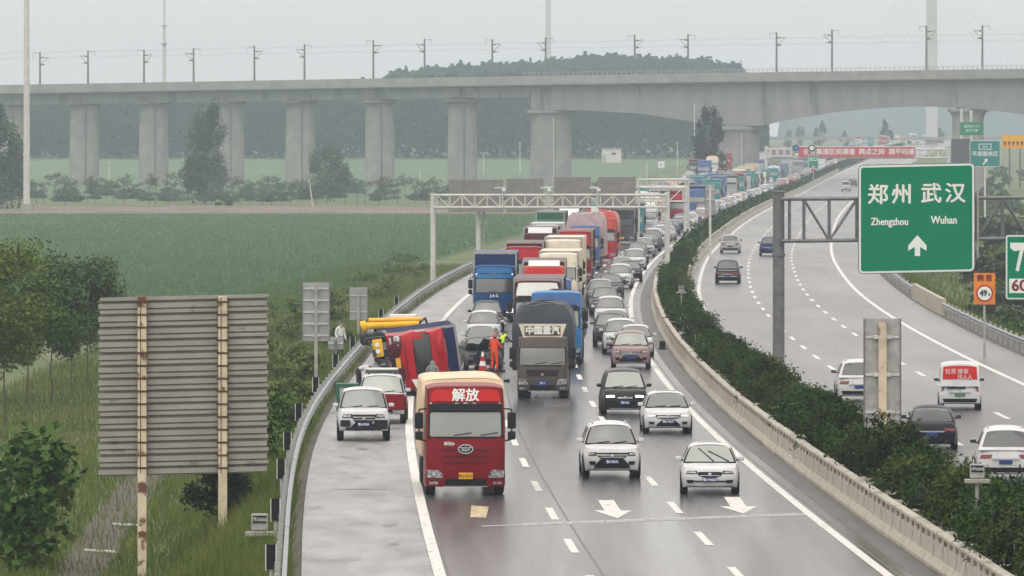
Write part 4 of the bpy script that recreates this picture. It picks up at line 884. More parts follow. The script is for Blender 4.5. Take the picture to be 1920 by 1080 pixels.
# ------------------------------------------------------------------ cars
def ip(pts):
    xs = [p[0] for p in pts]; zs = [p[1] for p in pts]
    return lambda y: float(np.interp(y, xs, zs))
SM = lambda t: t * t * (3 - 2 * t)
A9 = [-1, -.93, -.8, -.55, -.28, 0, .28, .55, .8, .93, 1]
CARS = dict(
    sedan=dict(L=4.65, W=1.80, H=1.47, zb=.2, belt=.95, top=[(0, .80), (.15, .85), (.6, .90), (1.25, .95), (1.6, .97), (3.6, .98), (4.1, 1.0), (4.5, .99), (4.65, .9)], A0=1.1, A1=1.95, C0=4.15, C1=3.25, hr=.335, wy=(.86, 3.62), wr=.335),
    suv=dict(L=4.6, W=1.85, H=1.68, zb=.24, belt=1.08, top=[(0, .96), (.12, 1.01), (.6, 1.05), (1.2, 1.09), (1.6, 1.1), (3.9, 1.12), (4.45, 1.1), (4.6, 1.0)], A0=1.08, A1=1.8, C0=4.5, C1=3.95, hr=.345, wy=(.88, 3.55), wr=.38),
    mpv=dict(L=4.8, W=1.83, H=1.70, zb=.2, belt=1.05, top=[(0, .90), (.12, .97), (.5, 1.02), (1.0, 1.07), (1.4, 1.08), (4.1, 1.1), (4.7, 1.08), (4.8, .95)], A0=.85, A1=1.85, C0=4.72, C1=4.3, hr=.36, wy=(.9, 3.75), wr=.345),
    van=dict(L=4.5, W=1.70, H=1.86, zb=.24, belt=1.02, top=[(0, .82), (.1, .9), (.4, 1.0), (.7, 1.04), (1.0, 1.05), (4.3, 1.06), (4.45, 1.05), (4.5, .98)], A0=.55, A1=1.35, C0=4.46, C1=4.34, hr=.44, wy=(.75, 3.5), wr=.31),
    pickup=dict(L=5.2, W=1.88, H=1.82, zb=.36, belt=1.16, top=[(0, 1.08), (.1, 1.13), (.5, 1.16), (1.3, 1.19), (1.7, 1.2), (3.5, 1.2), (5.1, 1.2), (5.2, 1.1)], A0=1.2, A1=1.85, C0=3.55, C1=3.3, hr=.375, wy=(.95, 4.1), wr=.39))
def wheel(par, x, y, r, w, m='rubber'):
    s = 1 if x > 0 else -1
    key = ('wheel', r, w)
    if key not in TXT:
        TXT[key] = (MB().lathe([(r * .6, -w / 2), (r * .9, -w / 2), (r, -w * .36), (r, w * .36), (r * .9, w / 2), (r * .6, w / 2), (r * .6, -w / 2)], 'X', 20).mesh('wheel', 40),
                    MB().lathe([(0, .3 * w), (r * .15, .32 * w), (r * .2, .2 * w), (r * .52, .3 * w), (r * .6, .47 * w), (r * .6, -.3 * w), (0, -.3 * w)], 'X', 20).mesh('rim', 40))
    o = obj('wheel', TXT[key][0], m, par, (x, y, r), (0, 0, 0 if s > 0 else math.pi)); obj('rim', TXT[key][1], 'rim', o)
def make_car(kind, col, label, name=None, cat='car', face='wide', plate='plate_blue', ptxt=None, lights='lamp', rails=False, bar=None, rear='plain', glass='glass', sunroof=False, wipers=True, group=None):
    p = CARS[kind]; Lc, Wc, H, zb0, belt = p['L'], p['W'], p['H'], p['zb'], p['belt']; top = ip(p['top'])
    t = thing(name or {'sedan': 'car', 'suv': 'suv', 'mpv': 'people_carrier', 'van': 'van', 'pickup': 'pickup_truck'}[kind], label, cat, group=group)
    def body(a, b, c):
        y0 = b * Lc; zt = top(y0); ed = max(0, 1 - y0 / .6) ** 2 + max(0, 1 - (Lc - y0) / .6) ** 2
        zb = zb0 + .06 * ed
        hw = Wc / 2 * (1 - .13 * max(0, 1 - y0 / .9) ** 2 - .07 * max(0, 1 - (Lc - y0) / .8) ** 2)
        sd = .95 + .05 * math.sin(math.pi * min(1, c * 1.05)) - .045 * max(0, c - .6) / .4
        z = zb + (zt - zb) * c - .05 * abs(a) ** 5 * c ** 3
        if kind == 'pickup' and y0 > 3.75 and c > .99 and abs(a) < .9 and y0 < 5.05: z -= .45
        wf, wr_ = max(0, 1 - b * 6) ** 2, max(0, 1 - (1 - b) * 6) ** 2
        pr = .25 * abs(a) ** 2.6 + .16 * max(0, c - .5) ** 1.6 - .03 * math.sin(c * math.pi) + .10 * max(0, .22 - c)
        return (a * hw * sd, y0 + wf * pr - wr_ * pr * .75, z)
    B = [0, .012, .035, .07, .12, .17, .22, .27, .35, .5, .65, .735, .76, .8, .86, .91, .95, .975, .99, 1]
    C8 = [0, .12, .26, .42, .58, .72, .84, .93, 1]
    mb = MB().dbox(body, A9, B, C8)
    hb = Wc * .47; hr = Wc * p['hr']; A0, A1, C0, C1 = p['A0'], p['A1'], p['C0'], p['C1']; zg = belt - .05
    def cab(a, b, c):
        k = c ** .92; yf = A0 + (A1 - A0) * k; yr = C0 + (C1 - C0) * c ** 1.15; hw = hb + (hr - hb) * c ** 1.2
        e = (2 * b - 1) ** 8
        z = zg + (H - zg) * c + .055 * (1 - a * a) * c - .045 * e * c ** 5 - .045 * abs(a) ** 5 * c ** 5
        rf, rb = max(0, 1 - b * 5) ** 2, max(0, 1 - (1 - b) * 5) ** 2
        return (a * hw, yf + (yr - yf) * b - rf * .14 * (1 - a * a) * (1 - .3 * c) + rb * .09 * (1 - a * a), z)
    C7 = [0, .18, .36, .54, .72, .86, .95, 1]; B2 = [0, .05, .12, .2, .35, .5, .65, .8, .88, .95, 1]
    mb.dbox(cab, A9, B2, C7)
    mb.build('body', col, t, smooth=38)
    row = lambda c, a0, a1, n=9, b=0: [(a0 + (a1 - a0) * i / (n - 1), b, c) for i in range(n)]
    cs = lambda lo, hi, n=6: [lo + (hi - lo) * i / (n - 1) for i in range(n)]
    P = lambda fn, rows, nm, m, off, dep, par=t: MB().patch(fn, rows, off, dep).build(nm, m, par, smooth=40)
    sl = (0, -.014, .008); dp = (0, .05, -.02)
    P(cab, [row(c, -.985, .985) for c in cs(.03, .965)], 'windshield_seal', 'black', (0, -.006, .003), dp)
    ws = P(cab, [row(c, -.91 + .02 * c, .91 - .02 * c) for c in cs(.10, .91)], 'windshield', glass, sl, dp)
    rwl = .3 if kind == 'van' else .16
    P(cab, [row(c, -.88, .88, b=1) for c in cs(rwl, .9)], 'rear_window', 'glass_dark', (0, .014, .006), (0, -.05, 0))
    for s in (-1, 1):
        y0_, y1_ = (.1, .9)
        P(cab, [[(s, b_, c) for b_ in [y0_ + (y1_ - y0_) * i / 7 for i in range(8)]] for c in cs(.2, .84, 4)], 'side_window', 'glass_dark', (s * .012, 0, 0), (-s * .05, 0, 0))
    if sunroof: P(cab, [[(a_, b_, 1) for a_ in (-.6, -.3, 0, .3, .6)] for b_ in (.2, .35, .5)], 'sunroof', 'glass_dark', (0, 0, .012), (0, 0, -.05))
    if rails:
        for s in (-1, 1): MB().tube(Vector(cab(s * .86, .18, 1)) + Vector((0, 0, .04)), Vector(cab(s * .86, .85, 1)) + Vector((0, 0, .04)), .025, n=6).build('roof_rail', 'chrome' if col != 'p_white' else 'p_silver', t)
    o9 = (0, -.016, 0); d9 = (0, .04, 0)
    # grilles, lamps and intakes by style: rows of (height, half-width)
    G = dict(wide=[(.56, .36), (.62, .52), (.72, .60), (.82, .58)], hex=[(.52, .40), (.60, .58), (.70, .66), (.78, .62)], oval=[(.52, .22), (.58, .38), (.66, .48), (.75, .50), (.83, .46)], big=[(.42, .36), (.52, .44), (.62, .50), (.72, .54), (.84, .54)], slim=[(.50, .40), (.58, .52), (.68, .60), (.74, .8), (.82, .84)], mpv=[(.60, .36), (.66, .40), (.72, .42), (.76, .40)])[face]
    gr = P(body, [row(c, -w_, w_) for c, w_ in G], 'grille', 'black_plastic', o9, d9)
    for i in range(2 if face != 'oval' else 1):
        c = G[0][0] + (G[-1][0] - G[0][0]) * (i + 1) / 3; w_ = np.interp(c, [g[0] for g in G], [g[1] for g in G]) * .92
        P(body, [row(c - .012, -w_, w_), row(c + .012, -w_, w_)], 'grille_bar', 'chrome', (0, -.02, 0), (0, .02, 0), gr)
    cg = sum(g[0] for g in G) / len(G); e = body(0, 0, cg)
    MB().lathe([(0, -.035), (.055, -.03), (.065, -.012)], 'Y', 14, e).build('emblem', 'chrome', t)
    hl = dict(wide=(.70, .83, .60), hex=(.68, .84, .64), oval=(.72, .84, .55), big=(.66, .82, .56), slim=(.68, .80, .68), mpv=(.66, .84, .5))[face]
    for s in (-1, 1):
        rows = [row(hl[0] + .03, s * (hl[2] + .02), s * .93, 5), row((hl[0] + hl[1]) / 2, s * hl[2], s * .965, 5), row(hl[1], s * (hl[2] + .06), s * .965, 5)]
        bz = P(body, [row(hl[0] - .01, s * (hl[2] - .03), s * .95, 5), row((hl[0] + hl[1]) / 2, s * (hl[2] - .05), s * .98, 5), row(hl[1] + .045, s * (hl[2] + .0), s * .985, 5)], 'headlight_bezel', 'black_plastic', (s * .003, -.009, .002), d9)
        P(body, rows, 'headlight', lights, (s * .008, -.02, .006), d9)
        c0 = .2 if face != 'slim' else .24
        P(body, [row(c0 - .02, s * .68, s * .9, 4), row(c0 + .16, s * .66, s * .93, 4)], 'fog_lamp_recess', 'black_plastic', o9, d9)
    lw = dict(wide=.5, hex=.64, oval=.86, big=.5, slim=.66, mpv=.5)[face]
    if face == 'oval': P(body, [row(.25, -lw, lw), row(.33, -lw - .02, lw + .02)], 'lower_intake', 'black_plastic', o9, d9)
    else: P(body, [row(.06, -lw - .1, lw + .1), row(.22, -lw - .03, lw + .03), row(.5 if face == 'slim' else .44, -lw + .18, lw - .18)], 'lower_intake', 'black_plastic', o9, d9)
    P(body, [row(.0, -.8, .8), row(.05, -.82, .82)], 'bumper_lip', 'chrome' if kind != 'pickup' else 'galv_dull', (0, -.015, 0), d9)
    pz = .38 if face != 'big' else .30
    e = body(0, 0, pz); pl = MB().bbox((0, e[1] - .035, e[2]), (.44, .025, .14), .008).build('licence_plate', plate, t)
    if ptxt: text('plate_lettering', ptxt, .105, 'plate_text' if plate != 'plate_yellow' else 'black', pl, (0, e[1] - .05, e[2]), ext=.002, sx=.82, bold=.003)
    # rear
    for s in (-1, 1):
        if rear == 'tall': rw = [row(.70, s * .86, s * .985, 3, 1), row(.98, s * .84, s * .97, 3, 1)]
        else: rw = [row(.66, s * .55, s * .975, 4, 1), row(.84, s * .5, s * .965, 4, 1)]
        P(body, rw, 'tail_light', 'tail', (s * .01, .014, .004), (0, -.05, 0))
    if rear == 'bar': P(body, [row(.76, -.6, .6, b=1), row(.82, -.6, .6, b=1)], 'light_bar', 'tail', (0, .012, 0), (0, -.04, 0))
    P(body, [row(.04, -.86, .86, b=1), row(.26, -.88, .88, b=1)], 'rear_bumper_skirt', 'black_plastic' if kind in ('suv', 'van', 'pickup') else col, (0, .012, 0), (0, -.04, 0))
    e = body(0, 1, .5); MB().box((0, e[1] + .02, e[2]), (.42, .03, .13)).build('rear_plate', plate, t)
    MB().box((0, body(0, 1, .64)[1] + .02, body(0, 1, .64)[2]), (.9, .03, .05)).build('boot_trim', 'chrome', t)
    for s in (-1, 1):
        x = s * (Wc / 2 + .07); y = A0 + .38; z = belt + .10
        m_ = MB().bbox((x, y, z), (.2, .12, .14), .05).build('mirror', col if kind != 'pickup' else 'p_white', t, smooth=50); MB().box((x - s * .13, y + .02, z - .05), (.14, .06, .05)).build('mirror_arm', 'black_plastic', m_); MB().box((x, y + .062, z), (.19, .01, .11)).build('mirror_glass', 'glass_dark', m_)
        for y in p['wy']:
            wheel(t, s * (Wc / 2 - .105), y, p['wr'], .24); arch = MB()
            arch.lathe([(p['wr'] * .9, .0), (p['wr'] * 1.13, .0), (p['wr'] * 1.13, .012), (p['wr'] * .9, .012)], 'X', 22, (s * (Wc / 2 - .012) - .006, y, p['wr']))
            arch.build('wheel_arch', 'black_plastic', t)
        P(body, [[(s, b_, .45) for b_ in (.2, .4, .6, .8)], [(s, b_, .47) for b_ in (.2, .4, .6, .8)]], 'side_moulding', 'black_plastic', (s * .012, 0, 0), (-s * .03, 0, 0))
    if wipers == 'sweep':
        for x0, x1, c0, c1 in ((-.5, .15, .75, .12), (-.05, .72, .6, .12)):
            a_ = Vector(cab(x0, 0, c0)) + Vector((0, -.04, .012)); b_ = Vector(cab(x1, 0, c1)) + Vector((0, -.04, .012)); MB().tube(a_, b_, .016, n=5).build('wiper', 'black', t)
    elif wipers:
        for x0, x1 in ((-.55, -.05), (.1, .6)):
            a_ = Vector(cab(x0, 0, .1)) + Vector((0, -.035, .012)); b_ = Vector(cab(x1, 0, .17)) + Vector((0, -.035, .012)); MB().tube(a_, b_, .012, n=5).build('wiper', 'black', t)
    if bar:
        MB().bbox((0, A1 + .5, H + .12), (1.3, .3, .14), .04).build('light_bar', 'p_red' if bar == 'red' else 'p_grey', t); MB().bbox((0, A1 + .5, H + .22), (1.2, .26, .08), .03).build('light_bar_top', 'sign_white', t)
        for x in (-.5, .5): MB().box((x, A1 + .5, H + .03), (.08, .2, .1)).build('bar_foot', 'black', t)
    t['_len'] = Lc
    return t
def put(t, px, py, z=0, yaw=0, away=False, roadh=True):
    X, Y, _ = U(px, py, z); Lc = t.get('_len', 4.6)
    r = -hd(Y) + yaw
    if away: t.location = (X + math.sin(-r) * Lc, Y + Lc, z + rz_(Y)); t.rotation_euler = (0, 0, math.pi + r)
    else: t.location = (X, Y, z + rz_(Y)); t.rotation_euler = (0, 0, r)
    return t
# nearest cars of the queue
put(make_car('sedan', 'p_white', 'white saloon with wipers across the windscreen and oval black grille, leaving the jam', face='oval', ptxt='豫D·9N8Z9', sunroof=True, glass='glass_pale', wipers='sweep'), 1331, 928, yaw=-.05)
put(make_car('suv', 'p_white', 'white SUV with wide black lower intake and roof rails, in the middle lane', face='slim', ptxt='鲁K·85556', rails=True, cat='suv'), 1148, 898)
put(make_car('sedan', 'p_white', 'white saloon with slim full-width grille and lit headlamps beside a dark people carrier', face='wide', ptxt='豫N·706Z9', sunroof=True, lights='lamp_on'), 1253, 814)
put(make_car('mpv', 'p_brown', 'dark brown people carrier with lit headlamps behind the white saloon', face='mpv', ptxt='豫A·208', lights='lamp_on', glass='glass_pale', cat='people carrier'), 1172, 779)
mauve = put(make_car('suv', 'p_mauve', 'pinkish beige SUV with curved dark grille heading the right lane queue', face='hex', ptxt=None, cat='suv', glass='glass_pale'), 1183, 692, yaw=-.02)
protos = {'sedan': bpy.data.objects[[o.name for o in COL.objects if o.get('label', '').startswith('white saloon with slim')][0]], 'suv': mauve}
pickup = put(make_car('pickup', 'p_white', 'white pickup with black bull bar parked on the left hard shoulder', face='big', ptxt='豫L·M7S8A', cat='pickup', glass='glass'), 682, 828, yaw=.01)
MB().bbox((.62, -.06, .62), (.5, .12, .34), .05).bbox((0, -.08, .46), (1.3, .1, .1), .03).bbox((-.66, -.05, .66), (.36, .1, .24), .04).build('bull_bar', 'black_plastic', pickup)
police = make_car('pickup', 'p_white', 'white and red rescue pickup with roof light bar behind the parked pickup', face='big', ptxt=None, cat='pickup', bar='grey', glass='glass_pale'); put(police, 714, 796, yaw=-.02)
MB().bbox((.36, -.035, .86), (1.1, .1, .62), .06).build('bonnet_stripe', 'p_crimson', police); MB().bbox((.945, 1.1, .85), (.03, 1.4, .5), .01).bbox((-.945, 1.1, .85), (.03, 1.4, .5), .01).build('side_stripe', 'p_crimson', police)
SP = ('wiper', 'boot_trim', 'rear_plate', 'rear_bumper_skirt', 'side_moulding', 'light_bar', 'sunroof')
CN = dict(p_white='white', p_silver='silver', p_grey='grey', p_dark='dark', p_black='black', p_mauve='pinkish beige', p_brown='brown', p_red='red', p_navy='navy blue', p_steelblue='steel blue')
proto_s, proto_u = protos['sedan'], protos['suv']
def queue_car(kind, col, px, py, label, yaw=0, group=None, skip=SP, lit=False):
    src = proto_s if kind == 'sedan' else proto_u; X, Y, _ = U(px, py)
    base = 'p_white' if kind == 'sedan' else 'p_mauve'
    sw = {base: col}; sw['lamp_on'] = 'lamp_on' if lit else 'lamp'; sw['glass_pale'] = 'glass'
    return dup(src, (X, Y, rz_(Y)), -hd(Y) + yaw, label, group, sw, skip)
QC = [('sedan', 'p_white', 1192, 668, 'white saloon half hidden behind the pinkish SUV on its barrier side'), ('suv', 'p_white', 1164, 664, 'white boxy car right behind the pinkish SUV'),
      ('suv', 'p_grey', 1146, 650, 'dark grey SUV tucked behind the boxy white car'), ('sedan', 'p_white', 1153, 634, 'white saloon four places behind the pinkish SUV'),
      ('suv', 'p_white', 1144, 614, 'white car with pale bonnet ahead of a row of grey cars'), ('suv', 'p_grey', 1136, 592, 'grey SUV first of the grey cars alongside the teal truck'),
      ('suv', 'p_silver', 1127, 575, 'silver grey SUV with dark mirrors in the right lane queue'), ('sedan', 'p_grey', 1145, 556, 'dark grey saloon close behind the silver SUV'),
      ('suv', 'p_white', 1160, 541, 'white SUV with open gap beside it near the white edge line'), ('sedan', 'p_dark', 1182, 528, 'dark saloon hugging the median edge line'),
      ('sedan', 'p_silver', 1166, 519, 'silver saloon beyond the white SUV'), ('suv', 'p_white', 1190, 507, 'white SUV angled near the end of the visible edge line'),
      ('suv', 'p_grey', 1196, 492, 'grey SUV before the gantry column'), ('suv', 'p_silver', 1209, 482, 'silver SUV before the gantry column'), ('suv', 'p_grey', 1218, 471, 'grey SUV with round lit lamps under the truss gantry'),
      ('sedan', 'p_silver', 1229, 462, 'silver saloon passing under the truss gantry'),
      ('suv', 'p_dark', 914, 624, 'dark SUV standing in front of the blue box truck'), ('suv', 'p_white', 906, 646, 'white SUV with roof rails between the dark SUV and the crash'),
      ('sedan', 'p_white', 902, 668, 'white saloon stopped behind the crashed grey car')]
for kd, c, px, py, lab in QC: queue_car(kd, c, px, py, lab, rnd.uniform(-.03, .03), lit=rnd.random() < .3)
# crashed grey car with crumpled bonnet
wreck = dup(proto_s, (0, 0, 0), 0, 'crashed grey car with crumpled raised bonnet and smashed front', None, {'p_white': 'p_grey', 'lamp_on': 'black_plastic'}, SP + ('grille', 'licence_plate', 'emblem', 'headlight'))
put(wreck, 909, 694, yaw=.12)
q = random.Random(3); mb = MB(); n = 6
vs = [(-.8 + 1.6 * i / n + q.uniform(-.04, .04), .15 + .95 * j / n, .95 + (.5 * (1 - j / n) if i > 2 else .3 * (1 - j / n)) + q.uniform(-.06, .06)) for j in range(n + 1) for i in range(n + 1)]
mb.add(vs, [(j * 7 + i, j * 7 + i + 1, (j + 1) * 7 + i + 1, (j + 1) * 7 + i) for j in range(n) for i in range(n)]); mb.build('crumpled_bonnet', 'p_grey', wreck)
mb = MB()
for i in range(16): mb.box((q.uniform(-.75, .75), q.uniform(-.1, .15), q.uniform(.25, .9)), (q.uniform(.1, .35), q.uniform(.05, .2), q.uniform(.08, .3)), q.uniform(0, 3), q.uniform(0, 3))
mb.build('smashed_front', 'black_plastic', wreck)
for i, (px, py, s) in enumerate(((940, 698, .3), (950, 716, .22), (925, 704, .2))):
    X, Y, _ = U(px, py); tag(MB().box((0, 0, .05), (s, s * .7, .1), .4).box((s * .4, .1, .08), (s * .6, s * .3, .06), 1.1, .3).build('crash_debris', 'black_plastic', None, loc=(X, Y, .0)), 'dark broken piece of bodywork on the road by the crash', 'debris', 'debris by the crashed car')
# open carriageway, seen from behind
vanw = put(make_car('van', 'p_white', 'white van with red advertisement over its rear window on the open carriageway', rear='tall', plate='plate_green', cat='van'), 1800, 770, away=True, yaw=-.07)
for o in vanw.children:
    if o.name.startswith('rear_window'): o.material_slots[0].link = 'OBJECT'; o.material_slots[0].material = M['p_redorange']
text('lettering', '拉货 搬家', .22, 'sign_white', vanw, (.12, 4.52, 1.56), (R(90), 0, R(180)), ext=.002); text('lettering', '找人人', .2, 'sign_white', vanw, (-.2, 4.54, 1.34), (R(90), 0, R(180)), ext=.002)
MB().box((.15, 4.53, .93), (.75, .03, .09)).build('plate_recess', 'black_plastic', vanw); MB().box((0, 4.5, .62), (.012, .06, .5)).build('door_seam', 'black', vanw)
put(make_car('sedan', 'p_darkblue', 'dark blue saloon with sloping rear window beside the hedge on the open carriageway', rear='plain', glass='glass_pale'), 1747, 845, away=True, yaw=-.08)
put(make_car('suv', 'p_white', 'white SUV cut by the picture edge on the open carriageway', rear='plain', rails=True, cat='suv'), 1886, 905, away=True, yaw=-.08)
whs = put(make_car('suv', 'p_white', 'white SUV partly hidden by the hedge and the narrow sign back', rails=True, cat='suv'), 1612, 755, away=True, yaw=-.03)
dsv = put(make_car('mpv', 'p_dark', 'large dark people carrier with chrome rear strips in the inner lane of the open carriageway', rear='bar', cat='people carrier'), 1364, 532, away=True, yaw=-.02)
for z in (.55, .98): MB().box((0, 4.81, z), (1.4, .03, .06)).build('chrome_strip', 'chrome', dsv)
put(make_car('suv', 'p_silver', 'pale silver SUV with roof box ahead of the dark people carrier', rear='plain', rails=True, cat='suv'), 1369, 475, away=True)
put(make_car('suv', 'p_navy', 'dark navy SUV partly behind the gantry column', rear='plain', cat='suv'), 1443, 480, away=True)
put(make_car('van', 'p_white', 'small white van far up the open carriageway', rear='tall', cat='van'), 1586, 359, away=True)
put(make_car('sedan', 'p_grey', 'small grey car beside the far white van', cat='car'), 1598, 352, away=True)
# ------------------------------------------------------------------ trucks
def make_truck(label, col='p_red', hc=3.4, W=2.48, z0=.28, wz=(1.82, 2.56), visor='black_plastic', fair='p_redorange', cargo='box', ccol='p_navy', ch=3.9, cw=2.55, cl=9.0, bumper=None, plate='plate_yellow', ptxt=None,
               logo=None, logo_z=3.1, logo_s=.4, logo_m='sign_white', front=None, glass='glass_pale', lights='lamp', name='truck', group=None, emblem='oval', lines=3, mirrors=True, cat='truck', fw=1.0, deflector=None, grille=None):
    t = thing(name, label, cat, group=group); Lc = 2.25; bumper = bumper or col
    def cab(a, b, c):
        y0 = b * Lc; z = z0 + (hc - z0) * c - .10 * abs(a) ** 6 * c ** 12 - .06 * (1 - b) ** 4 * c ** 12
        zz = (z - wz[0]) / (hc - wz[0]); tp = max(0, zz)
        hw = W / 2 * (1 - .05 * tp ** 1.3) * (1 - .03 * (1 - b) ** 3)
        y = y0 + max(0, 1 - b * 4) ** 2 * (.16 * abs(a) ** 4 + .26 * tp ** 1.4 + .05 * max(0, .12 - c) * 6 - .04 * math.sin(min(1, c * 2) * math.pi))
        return (a * hw, y, z)
    zc = lambda z: (z - z0) / (hc - z0)
    C = sorted(set([0, .04, .1, .2, .3, .4, .9, .95, .985, 1] + [max(0, min(1, zc(z))) for z in (wz[0], wz[1], (wz[0] + wz[1]) / 2, wz[1] + .3)]))
    MB().dbox(cab, A9, [0, .03, .08, .16, .25, .5, .8, .96, 1], C).build('cab', col, t, smooth=38)
    row = lambda z, a0, a1, n=9: [(a0 + (a1 - a0) * i / (n - 1), 0, zc(z)) for i in range(n)]
    def P(rows, nm, m, off=(0, -.012, 0), dep=(0, .05, 0), par=t): return MB().patch(cab, rows, off, dep).build(nm, m, par, smooth=40)
    w0, w1 = wz
    P([row(z, -.96, .96) for z in np.linspace(w0 - .06, w1 + .03, 4)], 'windshield_seal', 'black_plastic', (0, -.006, 0))
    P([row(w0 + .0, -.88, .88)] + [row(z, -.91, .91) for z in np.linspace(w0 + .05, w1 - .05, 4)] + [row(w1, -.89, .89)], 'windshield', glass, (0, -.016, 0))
    if visor:
        P([row(w1 + .04, -.95, .95), row(w1 + .14, -.96, .96), row(w1 + .27, -.95, .95)], 'sun_visor', visor, (0, -.09, 0), (0, .12, 0))
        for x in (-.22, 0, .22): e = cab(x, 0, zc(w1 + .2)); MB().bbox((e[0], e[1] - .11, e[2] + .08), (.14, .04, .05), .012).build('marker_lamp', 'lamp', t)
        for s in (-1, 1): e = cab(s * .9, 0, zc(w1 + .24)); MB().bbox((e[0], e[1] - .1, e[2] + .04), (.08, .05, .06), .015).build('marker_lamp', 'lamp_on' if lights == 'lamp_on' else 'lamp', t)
    if fair and hc - w1 > .5:
        P([row(w1 + .33, -.93, .93), row((w1 + hc) / 2 + .15, -.9, .9), row(hc - .12, -.84, .84)], 'roof_fairing', fair, (0, -.03, .01), (0, .08, 0))
    if logo: e = cab(0, 0, zc(logo_z)); text('lettering', logo, logo_s, logo_m, t, (0, e[1] - .055, logo_z), (R(78), 0, 0), bold=.012)
    for i in range(lines):
        z = w0 - .42 - i * .19; w_ = .62 - .04 * i; P([row(z, -w_, w_), row(z + .035, -w_, w_)], 'grille_line', grille or 'p_maroon', (0, -.03, 0), (0, .04, 0))
    if grille: P([row(.95, -.6, .6), row(w0 - .2, -.66, .66)], 'grille', grille, (0, -.01, 0))
    if emblem:
        e = cab(0, 0, zc(w0 - .38))
        if emblem == 'oval':
            mb = MB(); n_ = 24
            for ra, rb, yo in ((.235, .15, -.05),):
                mb.add([(ra * math.cos(2 * math.pi * i / n_), e[1] + yo, e[2] + rb * math.sin(2 * math.pi * i / n_)) for i in range(n_)] + [(ra * math.cos(2 * math.pi * i / n_), e[1] + .02, e[2] + rb * math.sin(2 * math.pi * i / n_)) for i in range(n_)], [tuple(range(n_))] + [(i, (i + 1) % n_, n_ + (i + 1) % n_, n_ + i) for i in range(n_)])
            em = mb.build('emblem', 'chrome', t)
            MB().add([(.2 * math.cos(2 * math.pi * i / n_), e[1] - .058, e[2] + .118 * math.sin(2 * math.pi * i / n_)) for i in range(n_)], [tuple(range(n_))]).build('emblem_field', 'black', em)
            mb = MB().box((0, e[1] - .064, e[2]), (.03, .01, .19))
            for k, w_ in ((.045, .14), (0, .12), (-.045, .09)):
                for s in (-1, 1): mb.box((s * (.03 + w_ / 2), e[1] - .064, e[2] + k), (w_, .01, .025), 0, 0, -s * .15)
            mb.build('emblem_wings', 'chrome', em)
        else: text('emblem', emblem, .2, 'chrome', t, (0, e[1] - .05, e[2]), bold=.006)
    if front: e = cab(0, 0, zc(w0 - .2)); text('lettering', front, .12, 'sign_white', t, (-.5, e[1] - .04, w0 - .22), bold=.003)
    P([row(z0 + .02, -.98, .98), row(z0 + .28, -1.0, 1.0), row(z0 + .52, -.99, .99)], 'bumper', bumper, (0, -.05, 0), (0, .1, 0))
    P([row(z0 + .04, -.55, .55), row(z0 + .26, -.5, .5)], 'lower_grille', 'black_plastic', (0, -.062, 0)); P([row(z0 - .0, -.55, .55), row(z0 + .03, -.57, .57)], 'bumper_lip', 'chrome', (0, -.07, 0))
    for s in (-1, 1):
        P([row(z0 + .28, s * .58, s * .97, 5), row(z0 + .40, s * .60, s * .98, 5), row(z0 + .52, s * .68, s * .98, 5)], 'headlight', lights, (0, -.068, 0))
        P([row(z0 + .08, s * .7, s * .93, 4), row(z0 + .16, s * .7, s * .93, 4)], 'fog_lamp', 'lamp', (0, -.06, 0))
        MB().patch(cab, [[(s, b_, zc(z)) for b_ in (.12, .4, .65)] for z in (w0 + .1, w1 - .1)], (s * .012, 0, 0), (-s * .05, 0, 0)).build('side_window', 'glass_dark', t)
        if mirrors:
            x = s * (W / 2 + .18); m_ = MB().bbox((x, .25, w0 + .48), (.26, .14, .5), .05).bbox((x, .25, w0 + .02), (.24, .14, .26), .05).build('mirror', 'black_plastic', t, smooth=50); MB().path([(s * (W / 2 - .05), .3, w1 + .1), (x, .27, w1 + .08), (x, .27, w0 - .1), (s * (W / 2 - .05), .32, w0 - .15)], .025).build('mirror_arm', 'black_plastic', m_)
        MB().box((s * (W / 2 - .12), .9, .5), (.22, .9, .3)).build('step', 'chassis', t)
        wheel(t, s * (W / 2 - .17), 1.35, .5, .3)
        for y in ((6.4, 7.75) if cl > 6 else (5.0,)): wheel(t, s * (W / 2 - .25), y, .5, .46)
    for x in (-.3, .38): MB().tube(Vector(cab(x, 0, zc(w0 + .04))) + Vector((0, -.04, 0)), Vector(cab(x + .45, 0, zc(w0 + .12))) + Vector((0, -.04, 0)), .015, n=5).build('wiper', 'black', t)
    e = cab(0, 0, zc(z0 + .34)); pl = MB().bbox((0, e[1] - .09, z0 + .34), (.44, .03, .2), .01).build('licence_plate', plate, t)
    if ptxt: text('plate_lettering', ptxt, .12, 'black' if plate == 'plate_yellow' else 'plate_text', pl, (0, e[1] - .11, z0 + .34), ext=.002, sx=.85)
    MB().box((-.4, 2.2 + cl / 2 - 1, .85), (.12, cl + 2, .3)).box((.4, 2.2 + cl / 2 - 1, .85), (.12, cl + 2, .3)).box((0, 1.35, .5), (1.7, .14, .14)).build('chassis_frame', 'chassis', t)
    yb = 2.45; w2 = cw / 2
    if cargo == 'box':
        mb = MB().bbox((0, yb + cl / 2, (1.05 + ch) / 2), (cw, cl, ch - 1.05), .04); b_ = mb.build('cargo_box', ccol, t)
        for s in (-1, 1):
            for k in range(int(cl / 1.2)): MB().box((s * (w2 + .012), yb + .6 + k * 1.2, (1.05 + ch) / 2), (.03, .06, ch - 1.2)).build('box_rib', ccol, b_)
            MB().box((s * (w2 - .05), yb - .015, (1.05 + ch) / 2), (.12, .04, ch - 1.1)).build('corner_post', 'galv_dull', b_)
        MB().box((0, yb - .015, ch - .05), (cw + .02, .05, .1)).build('roof_edge', 'galv_dull', b_)
    elif cargo == 'tarp':
